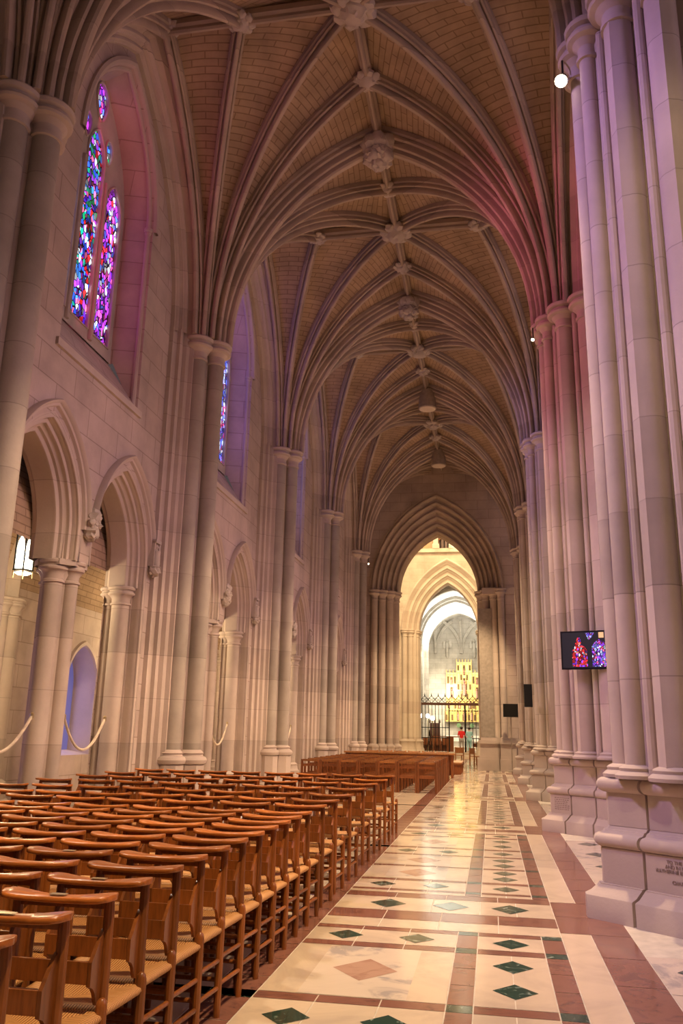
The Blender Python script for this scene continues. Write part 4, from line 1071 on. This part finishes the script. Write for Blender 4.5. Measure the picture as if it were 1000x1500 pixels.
# ------------------------------------------------------------------ floor
def floor():
    mats = ['marble_cream', 'marble_red', 'marble_green', 'marble_pale', 'marble_pink', 'grout', 'warm_stone']
    CR, RD, GN, PL, PK, GT, WS = range(7)
    f = MB(); g = .008
    def q(x0, x1, y0, y1, mi, z=0.): f.add([(x0, y0, z), (x1, y0, z), (x1, y1, z), (x0, y1, z)], [(0, 1, 2, 3)], mi)
    def tiles(x0, x1, y0, y1, mi, nx=1, ny=1):
        for i in range(nx):
            for j in range(ny):
                q(x0 + (x1 - x0) * i / nx + g / 2, x0 + (x1 - x0) * (i + 1) / nx - g / 2, y0 + (y1 - y0) * j / ny + g / 2, y0 + (y1 - y0) * (j + 1) / ny - g / 2, mi, .002)
    def dia(x, y, rx, ry, mi): f.add([(x - rx, y, .004), (x, y - ry, .004), (x + rx, y, .004), (x, y + ry, .004)], [(0, 1, 2, 3)], mi)
    f.add([(-10, -4, 0), (18, -4, 0), (18, 79, 0), (-10, 79, 0)], [(0, 1, 2, 3)], GT)
    # cross bands: a module of one bay (7 m) starting with paired red bands around Y = 7.5
    XL = [-9.6, -7.2, -5.6, -3.4, -2.0, -1.62, -1.46, -.31, -.15, .34, .50, .74, 1.06]
    mod = 6.98
    def lane(y0, y1, kind):
        # side field under the chairs
        tiles(-6.1, -4.1, y0, y1, CR, 3, 1); tiles(-4.1, -3.7, y0, y1, RD, 1, 1); tiles(-3.7, -1.75, y0, y1, CR, 3, 1); tiles(-1.75, -1.46, y0, y1, RD, 1, 2)
    k0 = 5.36                                        # nearest red cross band
    for c in range(-2, 8):
        o = k0 + c * mod
        def band(y0, y1): tiles(-1.46, -.31, o + y0, o + y1, RD, 3, 1); tiles(-.15, .34, o + y0, o + y1, RD, 1, 1); tiles(-.31, -.15, o + y0, o + y1, GN); tiles(.34, .5, o + y0, o + y1, GN)
        def cream(y0, y1, big=False, d2=True):
            tiles(-1.46, -.31, o + y0, o + y1, CR, 3, 1); tiles(-.15, .34, o + y0, o + y1, CR, 2, 1); tiles(-.31, -.15, o + y0, o + y1, RD, 1, max(1, round((y1 - y0) / .45))); tiles(.34, .5, o + y0, o + y1, RD, 1, max(1, round((y1 - y0) / .45)))
            ym = o + (y0 + y1) / 2
            if big:
                f.add([(-1.22, o + y0 + .01, .003), (-.55, o + y0 + .01, .003), (-.55, o + y1 - .01, .003), (-1.22, o + y1 - .01, .003)], [(0, 1, 2, 3)], PL)
                dia(-.885, ym, .22, .27, PK); dia(.10, o + y0 + (y1 - y0) * .28, .14, .16, GN); dia(.10, o + y0 + (y1 - y0) * .75, .14, .16, GN)
            elif d2:
                dia(-1.18, ym, .14, .15, GN); dia(-.62, ym, .14, .15, GN); dia(.10, ym, .14, .15, GN)
        def full(y0, y1, mi): tiles(-1.46, .50, o + y0, o + y1, mi, 4, 1)
        # pattern of one module, seen in order away from the camera
        y = 0.
        band(0, .14); cream(.14, 1.36, True); band(1.36, 1.50); cream(1.50, 1.92); band(1.92, 2.04)
        full(2.04, 2.36, CR); full(2.36, 2.72, RD)
        tiles(-1.46, -.15, o + 2.72, o + 3.34, CR, 3, 1); tiles(-.15, .50, o + 2.72, o + 3.34, CR, 2, 1)
        dia(-1.0, o + 3.03, .17, .20, GN); dia(-.42, o + 3.03, .17, .20, GN); dia(.12, o + 3.03, .17, .20, GN)
        full(3.34, 3.58, RD); cream(3.58, 3.7, d2=False); band(3.7, 3.8); cream(3.8, 4.3); band(4.3, 4.42); cream(4.42, 5.3, True); band(5.3, 5.4); cream(5.4, 6.3, True); band(6.3, 6.4); cream(6.4, mod, d2=True)
        # long strips at the right
        tiles(.50, .74, o + 2.6 - mod + .9, o + 2.2, CR, 1, 2); tiles(.50, 1.06, o + 2.2, o + 3.5, RD, 1, 2)
        tiles(.74, 1.06, o - mod + 3.5, o + 2.2, RD, 1, 8)
        tiles(1.06, 1.9, o - mod + 3.9, o + 1.6, PL, 1, 5)
        for i in range(4): dia(1.36, o + 1.2 - i * 1.1, .16, .2, GN)
        for i in range(8): lane(o + mod * i / 8, o + mod * (i + 1) / 8, 0)
        tiles(-6.1, -1.46, o - .02, o + .14, GN, 8, 1); tiles(-6.1, -1.46, o + 1.36, o + 1.5, GN, 8, 1) if False else None
        tiles(1.9, 17.5, o, o + mod, CR, 10, 5)
        tiles(-9.6, -6.1, o, o + mod, CR, 3, 6)
    # beyond the nave block: pale crossing floor
    q(-10, 18, 56.0, 79, WS, .006)
    fl = f.build('floor', mats, None, sharp=0, recalc=False); tag(fl, 'polished marble floor of cream slabs, red bands and green diamonds', None, None, 'structure')
floor()

# ------------------------------------------------------------------ the rush-seated chairs
def chair(full=True):
    root = thing('prayer_chair', 'x', 'chair')
    def bar(name, a, b, r, mat='chair_wood'):
        m = MB(); m.tube([a, b], r, 10); return m.build(name, mat, root)
    for sx in (-1, 1):
        m = MB(); m.lathe(sx * .205, 0, [(0, .017), (.08, .022), (.45, .0235), (.82, .022), (.865, .018)], 10); m.build('back_post', 'chair_wood', root)
        m = MB(); m.lathe(sx * .232, .325, [(0, .017), (.06, .021), (.40, .023), (.485, .023), (.503, .019), (.513, .010), (.515, .001)], 10); m.build('front_leg', 'chair_wood', root)
    # dog-bone top rail
    up, lo = [], []
    n = 32
    for i in range(n + 1):
        t = -1 + 2 * i / n; x = t * .25
        e = abs(t); w = .038 + .032 * (1 - cos(pi * min(1, max(0, (e - .15) / .65)))) / 2
        if e > .82: w *= sqrt(max(.004, 1 - ((e - .82) / .18) ** 2))
        c = -.040 - .014 * (1 - e * e)
        up.append((x, c + w)); lo.append((x, c - w))
    outl = up + list(reversed(lo))
    m = MB(); rows = []
    for z, k in ((.859, .88), (.863, .98), (.870, 1.0), (.877, .98), (.881, .90)):
        rows.append([(x, -.045 + (y + .045) * k, z + .016 * (x / .25) ** 2 - .006) for x, y in outl])
    m.grid(rows, True); nn = len(outl)
    for r_, rv in ((0, False), (4, True)):
        b = r_ * nn
        for i in range(n):
            m.f.append((b + i, b + i + 1, b + nn - 2 - i, b + nn - 1 - i)); m.m.append(0); m.uv.append(None)
    tr_ = m.build('top_rail', 'chair_rail', root, sharp=50)
    m = MB(); m.box(-.19, .19, -.008, .010, .825, .858); m.build('apron', 'chair_wood', root)
    # book box
    m = MB(); m.box(-.185, .185, -.113, -.101, .572, .652); bb = m.build('book_box', 'chair_wood', root)
    m = MB(); m.box(-.185, .185, -.101, -.01, .568, .578); m.build('box_floor', 'chair_wood', bb)
    m = MB(); m.box(-.190, .190, -.008, .004, .555, .625); m.build('back_slat', 'chair_wood', root)
    for sx in (-1, 1):
        prof = [(-.016, .755), (-.035, .745), (-.100, .665), (-.113, .652), (-.113, .565), (-.085, .552), (-.064, .53), (-.052, .50), (-.040, .482), (-.016, .478)]
        m = MB(); x0, x1 = sx * .186, sx * .202; m.prism(prof, lambda a, b: (x0, a, b), lambda a, b: (x1, a, b)); m.build('bracket', 'chair_wood', bb, sharp=25)
    # woven seat: four wedges dished to the middle, rolled over the rails
    m = MB(); C = (0, .163)
    cor = [(-.205, .0), (.205, .0), (.222, .325), (-.222, .325)]
    for a in range(4):
        p, q = Vector((*cor[a], 0)), Vector((*cor[(a + 1) % 4], 0)); cc = Vector((0, .163, 0)); L = (q - p).length
        rows, uvs = [], []
        outd = ((p + q) / 2 - cc).normalized()
        for t, z, o in ((1.0, .425, -.004), (1.0, .432, .016), (1.0, .445, .024), (1.0, .458, .020), (.95, .466, 0), (.75, .462, 0), (.5, .456, 0), (.25, .452, 0), (.02, .45, 0)):
            row, ur = [], []
            for j in range(9):
                s = j / 8; e = p.lerp(q, s); pt = cc + (e - cc) * t + outd * o; row.append((pt.x, pt.y, z)); ur.append((s * L * t + (1 - t) * L / 2, t * .2))
            rows.append(row); uvs.append(ur)
        m.grid(rows, False, 0, uvs)
    m.box(-.19, .19, .01, .31, .424, .43)
    m.build('rush_seat', 'rush_weave', root, sharp=60)
    if full:
        for sx in (-1, 1):
            for z in (.15, .29): bar('stretcher', (sx * .206, .0, z), (sx * .232, .325, z), .012)
        for z in (.19, .33): bar('stretcher', (-.232, .325, z), (.232, .325, z), .012)
        bar('stretcher', (-.205, 0, .22), (.205, 0, .22), .012)
    else:
        m = MB()
        for sx in (-1, 1):
            for z in (.15, .29): m.tube([(sx * .206, .0, z), (sx * .232, .325, z)], .012, 6)
        for z in (.19, .33): m.tube([(-.232, .325, z), (.232, .325, z)], .012, 6)
        m.tube([(-.205, 0, .22), (.205, 0, .22)], .012, 6); m.build('stretcher_frame', 'chair_wood', root)
    m = MB(); m.box(-.035, .035, -.068, -.034, .8805, .8826); m.build('name_plate', 'brass', tr_, sharp=0)
    return root
cf, cl = chair(True), chair(False)
rows = [2.72 + .383 * k for k in range(13)] + [8.02, 8.65, 9.50, 10.56, 11.6, 12.6, 13.72]
used = {0: False, 1: False}
rnd = random.Random(11)
POS = ['at the aisle end', 'second from the aisle', 'third from the aisle', 'fourth from the aisle', 'fifth from the aisle', 'sixth from the aisle', 'seventh from the aisle', 'at the wall end']
for ri, y in enumerate(rows):
    ncol = 8
    for ci in range(ncol):
        near = ci < 2 or ri < 3
        src, key = (cf, 0) if near else (cl, 1)
        lab = 'rush-seated wooden prayer chair in the %s row from the camera, %s' % (ORD[ri] if ri else 'first', POS[ci])
        x = -1.775 - ci * .553 + rnd.uniform(-.006, .006); yy = y + (rnd.uniform(-.003, .003) if ri < 13 else rnd.uniform(-.05, .05)) ; a = rnd.uniform(-.012, .012)
        if y > 2 and ri >= 13: x += rnd.uniform(-.012, .012)
        if not used[key]:
            o = src; used[key] = True; o.location = (x, yy, 0); o.rotation_euler = (0, 0, a); o['label'] = lab
        else:
            o = dup(src, (x, yy, 0), a, lab, None, () if (ri < 7 and rnd.random() < .6) else ('name_plate',))
        o['group'] = 'rush-seated prayer chairs in rows'

# slatted oak chairs linked in rows farther up
def oak_chair():
    r = thing('oak_chair', 'x', 'chair')
    for sx in (-.235, .235):
        m = MB(); m.box(sx - .028, sx + .028, -.045, .045, 0, .80); m.build('back_post', 'pew_wood', r)
        m = MB(); m.box(sx - .025, sx + .025, .36, .42, 0, .62); m.build('front_leg', 'pew_wood', r)
        m = MB(); m.box(sx - .02, sx + .02, .0, .42, .60, .63); m.build('armrest', 'pew_wood_lit', r)
    m = MB(); m.box(-.235, .235, -.03, .03, .745, .80); m.build('top_rail', 'pew_wood_lit', r)
    m = MB(); m.box(-.235, .235, -.012, .012, .62, .68); m.build('back_slat', 'pew_wood', r)
    m = MB(); m.box(-.235, .235, -.02, .02, .37, .45); m.build('rear_apron', 'pew_wood', r)
    m = MB()
    for q in range(5): m.box(-.22, .22, .03 + q * .078, .095 + q * .078, .415, .435)
    m.build('seat', 'pew_wood_lit', r)
    return r
oc0 = oak_chair(); f_ = True
for ri in range(8):
    for ci in range(7):
        x = -1.74 - ci * .532; y = 23.2 + ri * .88
        o = oc0 if f_ else dup(oc0); f_ = False
        o.location = (x, y, 0); o['label'] = 'dark oak armchair in the %s row of the far block, %s' % (ORD[ri] if ri else 'front', POS[ci] if ci < 6 else 'at the wall end'); o['group'] = 'oak chairs of the far block'
r = thing('front_rail', 'long pale wooden rail in front of the far block of oak chairs', 'rail', (-3.4, 31.4, 0))
m = MB(); m.box(-2.0, 2.05, -.16, .16, .80, .86); m.build('top', 'pale_wood', r)
m = MB(); m.box(-1.95, 2.0, .05, .10, .1, .80); m.build('panel', 'pew_wood', r)
for x in (-1.9, 0, 1.95):
    m = MB(); m.box(x - .05, x + .05, -.1, .1, 0, .80); m.build('post', 'pew_wood', r)
def bench_chair(loc, rz, label):
    r = thing('pale_chair', label, 'chair', loc, rz, 'pale wooden chairs near the crossing')
    for sx in (-.22, .22):
        m = MB(); m.box(sx - .025, sx + .025, -.025, .025, 0, .86); m.build('back_post', 'pale_wood', r)
        m = MB(); m.box(sx - .025, sx + .025, .38, .43, 0, .45); m.build('front_leg', 'pale_wood', r)
    m = MB(); m.box(-.22, .22, -.012, .012, .55, .84); m.build('backrest', 'pale_wood', r)
    m = MB(); m.box(-.24, .24, 0, .43, .42, .46); m.build('seat', 'pale_wood', r)
for k in range(6): bench_chair((-4.75 + k * .56, 34.2, 0), pi, 'pale wooden chair in the row before the end arch, %s from the left' % ('first', 'second', 'third', 'fourth', 'fifth', 'sixth')[k])
bench_chair((-1.05, 44.8, 0), -1.0, 'pale wooden chair standing alone at the right end of the aisle')
bench_chair((-1.75, 46.5, 0), .3, 'pale wooden chair left of the lone one, beyond the end arch')
r = thing('kneeling_bench', 'long low pale bench running beyond the oak chairs', 'bench', (-1.40, 34.0, 0), 0)
m = MB(); m.box(-.2, .2, 0, 2.6, .40, .46); m.build('seat', 'pale_wood', r)
for y in (.1, 1.3, 2.5):
    m = MB(); m.box(-.17, .17, y - .03, y + .03, 0, .4); m.build('leg', 'pew_wood', r)

# ------------------------------------------------------------------ television and pier lamps
r = thing('television', 'black flat television on the second right pier showing stained glass', 'television', (1.66, 14.02, 2.60), -.30)
# the screen stands square to the camera side of the pier
m = MB(); m.box(-.53, .53, 0, .07, 0, .62); m.build('bezel', 'black_plastic', r)
m = MB(); m.box(-.505, .505, -.004, .001, .025, .595); m.build('screen', 'screen_black', r)
def onscr(name, pts, mat): m = MB(); m.poly(pts, [], lambda s, z: (s, -.007, z)); m.build(name, mat, r, sharp=0)
lc = lambda c, w, z0, zs, h: [(c - w, z0)] + [(c + s, z) for s, z in arch(w, h, zs, None, 6)] + [(c + w, z0)]
onscr('picture_lancet', [(x - .09, z) for x, z in [(-.26, .04), (-.26, .30), (-.22, .34), (-.20, .42), (-.16, .52), (-.12, .50), (-.11, .40), (-.06, .36), (-.02, .30), (-.02, .04)]], 'screen_red')
onscr('picture_lancet', [(x - .16, z) for x, z in [(.13, .04), (.13, .36), (.17, .42), (.24, .48), (.30, .44), (.38, .40), (.42, .34), (.42, .04)]], 'screen_violet')
onscr('picture_light', [(x - .10, z) for x, z in [(-.03, .585), (.02, .47), (.07, .50), (.11, .585)]], 'screen_violet')
for x in (.085, .185): onscr('picture_patch', [(x, .50), (x + .08, .50), (x + .08, .59), (x, .59)], 'screen_amber')
m = MB(); m.box(-.15, .15, .07, .62, .25, .4); m.build('wall_bracket', 'black_iron', r)
m = MB(); m.tube([(.1, .16, 0), (.1, .16, -1.15)], .012, 6); m.build('power_cable', 'black_iron', r)
def spot_lamp(x, y, z, label, aim, k=1.):
    r = thing('spot_lamp', label, 'lamp', (x, y, z), 0, 'small bright lamps on the capitals')
    d = (Vector(aim) - Vector((x, y, z))).normalized()
    m = MB(); m.tube([(0, 0, 0), tuple(d * .04 * k), tuple(d * .12 * k)], [.03 * k, .055 * k, .075 * k], 14); m.build('housing', 'black_plastic', r)
    m = MB(); m.tube([tuple(d * .115 * k), tuple(d * .125 * k)], [.068 * k, .068 * k], 14); m.build('lens', 'lamp_glow', r)
    m = MB(); m.tube([(0, 0, 0), (0, 0, .22)], .012, 6); m.build('arm', 'black_iron', r)
LL = []
def light(kind, name, loc, aim, e, col, **kw):
    d = bpy.data.lights.new(name, kind); d.energy = e; d.color = col
    for k, v in kw.items(): setattr(d, k, v)
    o = bpy.data.objects.new(name, d); COL.objects.link(o); o.location = loc
    if aim is not None: o.rotation_euler = (Vector(aim) - Vector(loc)).to_track_quat('-Z', 'Y').to_euler()
    LL.append(o); return o
spot_lamp(1.0, 8.22, 8.90, 'bright round lamp under the capital of the nearest right pier', (.35, 7.0, 6.6), 1.05)
spot_lamp(.98, 15.0, 8.98, 'tiny bright lamp under the capital of the second right pier', (-.6, 11, 3), .45)
spot_lamp(-5.22, 35.7, 8.8, 'tiny bright lamp on the left wall pier beside the end arch', (-3, 30, 3), .5)

# ------------------------------------------------------------------ light
WARM, AMB = (1., .70, .40), (1., .80, .58)
for i, y in enumerate(YB):
    light('SPOT', 'aisle_spot', (.75, y, 8.7), (-3.4, y + 1.8, 0), 2600, WARM, spot_size=radians(82), spot_blend=.7, shadow_soft_size=.12)
for i, y in enumerate(YB[1:]):
    light('SPOT', 'floor_spot', (-4.9, y, 8.7), (.4, y - 1., 0), 1100, AMB, spot_size=radians(74), spot_blend=.8, shadow_soft_size=.12)
for y in (13.15, 20.0, 27., 33.9):
    light('POINT', 'lantern_light', (xm + .1, y, 3.7), None, 140, (1., .74, .42), shadow_soft_size=.2)
light('SPOT', 'pier_spot', (.6, 1.4, 8.9), (2.1, 8.0, 4.0), 520, (1., .74, .42), spot_size=radians(60), spot_blend=.8, shadow_soft_size=.1)
for y in YB[1:4]: light('SPOT', 'pier_spot', (.2, y, 8.9), (1.7, y + 6.6, 3.0), 350, (1., .76, .46), spot_size=radians(60), spot_blend=.8, shadow_soft_size=.1)
# added pink fill standing in for nave daylight, through the arcade
light('AREA', 'nave_fill', (11, 10, 9), (-5, 15, 1), 520, (1., .66, .80), shape='RECTANGLE', size=14, size_y=8)
light('AREA', 'nave_fill', (11, 28, 9), (-5, 31, 1), 420, (1., .70, .80), shape='RECTANGLE', size=14, size_y=8)
for y in YB[:-1]:
    light('SPOT', 'wall_fill_spot', (1.0, y + 2.2, 7.5), (-6.2, y + 3.4, 3.4), 520, (1., .60, .66), spot_size=radians(78), spot_blend=.9, shadow_soft_size=.3)  # unseen pink spots added between the piers to brighten the left wall
# coloured sun through the left windows
light('SPOT', 'window_sun', (-6.3, 4.85, 10.6), (1.6, 8.0, 4.5), 2300, (.66, .40, 1.), spot_size=radians(62), spot_blend=.7, shadow_soft_size=.5)
light('SPOT', 'window_sun', (-6.3, 11.75, 10.8), (1.4, 14.8, 9.8), 800, (1., .14, .38), spot_size=radians(55), spot_blend=.8, shadow_soft_size=.5)
light('SPOT', 'window_sun', (-6.3, 11.75, 9.5), (1.4, 15.2, 3.5), 900, (.85, .40, .9), spot_size=radians(50), spot_blend=.8, shadow_soft_size=.5)
light('SPOT', 'window_sun', (-6.3, 18.65, 10.6), (1.4, 21.5, 7.5), 700, (.45, .33, 1.), spot_size=radians(60), spot_blend=.7, shadow_soft_size=.5)
for yc, c, e in ((11.75, (1., .03, .22), 11), (18.65, (.35, .12, 1.), 18), (25.55, (.25, .2, 1.), 14)):
    light('AREA', 'window_glow', (XW - .48, yc - .1, 10.4), (XW + .5, yc + 2.2, 10.4), e, c, shape='RECTANGLE', size=.9, size_y=4.6)
for bi in range(1, NB - 1):
    light('AREA', 'niche_glow', (XO - .46, YB[bi] + HB, 1.9), (XO + 2, YB[bi] + HB, 1.9), 12, (.25, .25, 1.), shape='RECTANGLE', size=.9, size_y=1.7)
# warm glow up into the vault
for y in YB[1:]:
    light('AREA', 'vault_glow', (XC, y + 1.5, 5.), (XC, y + 1.5, 14), 12 if y < 10 else 26, (1., .58, .30), shape='RECTANGLE', size=2.5, size_y=3)
# crossing and chapel
light('AREA', 'crossing_light', (-3, 48, 19), (-3, 52, 2), 2900, (1., .70, .38), shape='RECTANGLE', size=9, size_y=8)
light('AREA', 'crossing_light', (-3, 44.5, 12), (-3, 58, 9), 1200, (1., .70, .38), shape='RECTANGLE', size=5, size_y=5)
light('AREA', 'chapel_light', (XH, 66, 8.0), (XH, 78, 5), 520, (1., .86, .62), shape='RECTANGLE', size=4, size_y=2)
light('AREA', 'chapel_light', (XH, 69, 8.2), (XH, 69, 14), 800, (1., .96, .86), shape='RECTANGLE', size=4, size_y=5)
light('AREA', 'chapel_light', (XH - 1.4, 74.5, 5.5), (XH - 2.2, 78, 2.2), 300, (1., .84, .58), shape='RECTANGLE', size=2, size_y=1)
light('AREA', 'gallery_light', (-2.5, YF - 3, 16), (-2.5, YF + 1, 15.5), 110, (1., .72, .4), shape='RECTANGLE', size=6, size_y=1)

w = bpy.data.worlds.new('World'); S.world = w; w.use_nodes = True
bg = w.node_tree.nodes['Background']; bg.inputs[0].default_value = (.62, .47, .47, 1); bg.inputs[1].default_value = .10

# ------------------------------------------------------------------ camera
f, pitch, yaw, roll, H = 1210., 0.2595464270438168, 0.17949890207433908, 0.020200211023123877, 1.55
cy, sy, cp, sp = cos(yaw), sin(yaw), cos(pitch), sin(pitch)
fwd = Vector((-sy * cp, cy * cp, sp)); rt = Vector((cy, sy, 0)); upv = rt.cross(fwd)
r2 = cos(roll) * rt + sin(roll) * upv; u2 = -sin(roll) * rt + cos(roll) * upv
cam = bpy.data.cameras.new('camera'); co = bpy.data.objects.new('camera', cam); COL.objects.link(co)
M = Matrix((r2, u2, -fwd)).transposed().to_4x4(); M.translation = (0, 0, H); co.matrix_world = M
cam.sensor_fit = 'VERTICAL'; cam.sensor_height = 36.; cam.lens = f / 1500 * 36; cam.clip_start = .05; cam.clip_end = 300
S.camera = co
S.view_settings.view_transform = 'Standard'; S.view_settings.look = 'None'; S.view_settings.gamma = 1; S.view_settings.exposure = 0.2
try: S.view_settings.use_curve_mapping = False
except Exception: pass
S.cycles.max_bounces = 6; S.cycles.diffuse_bounces = 3; S.cycles.glossy_bounces = 3; S.cycles.sample_clamp_indirect = 6.
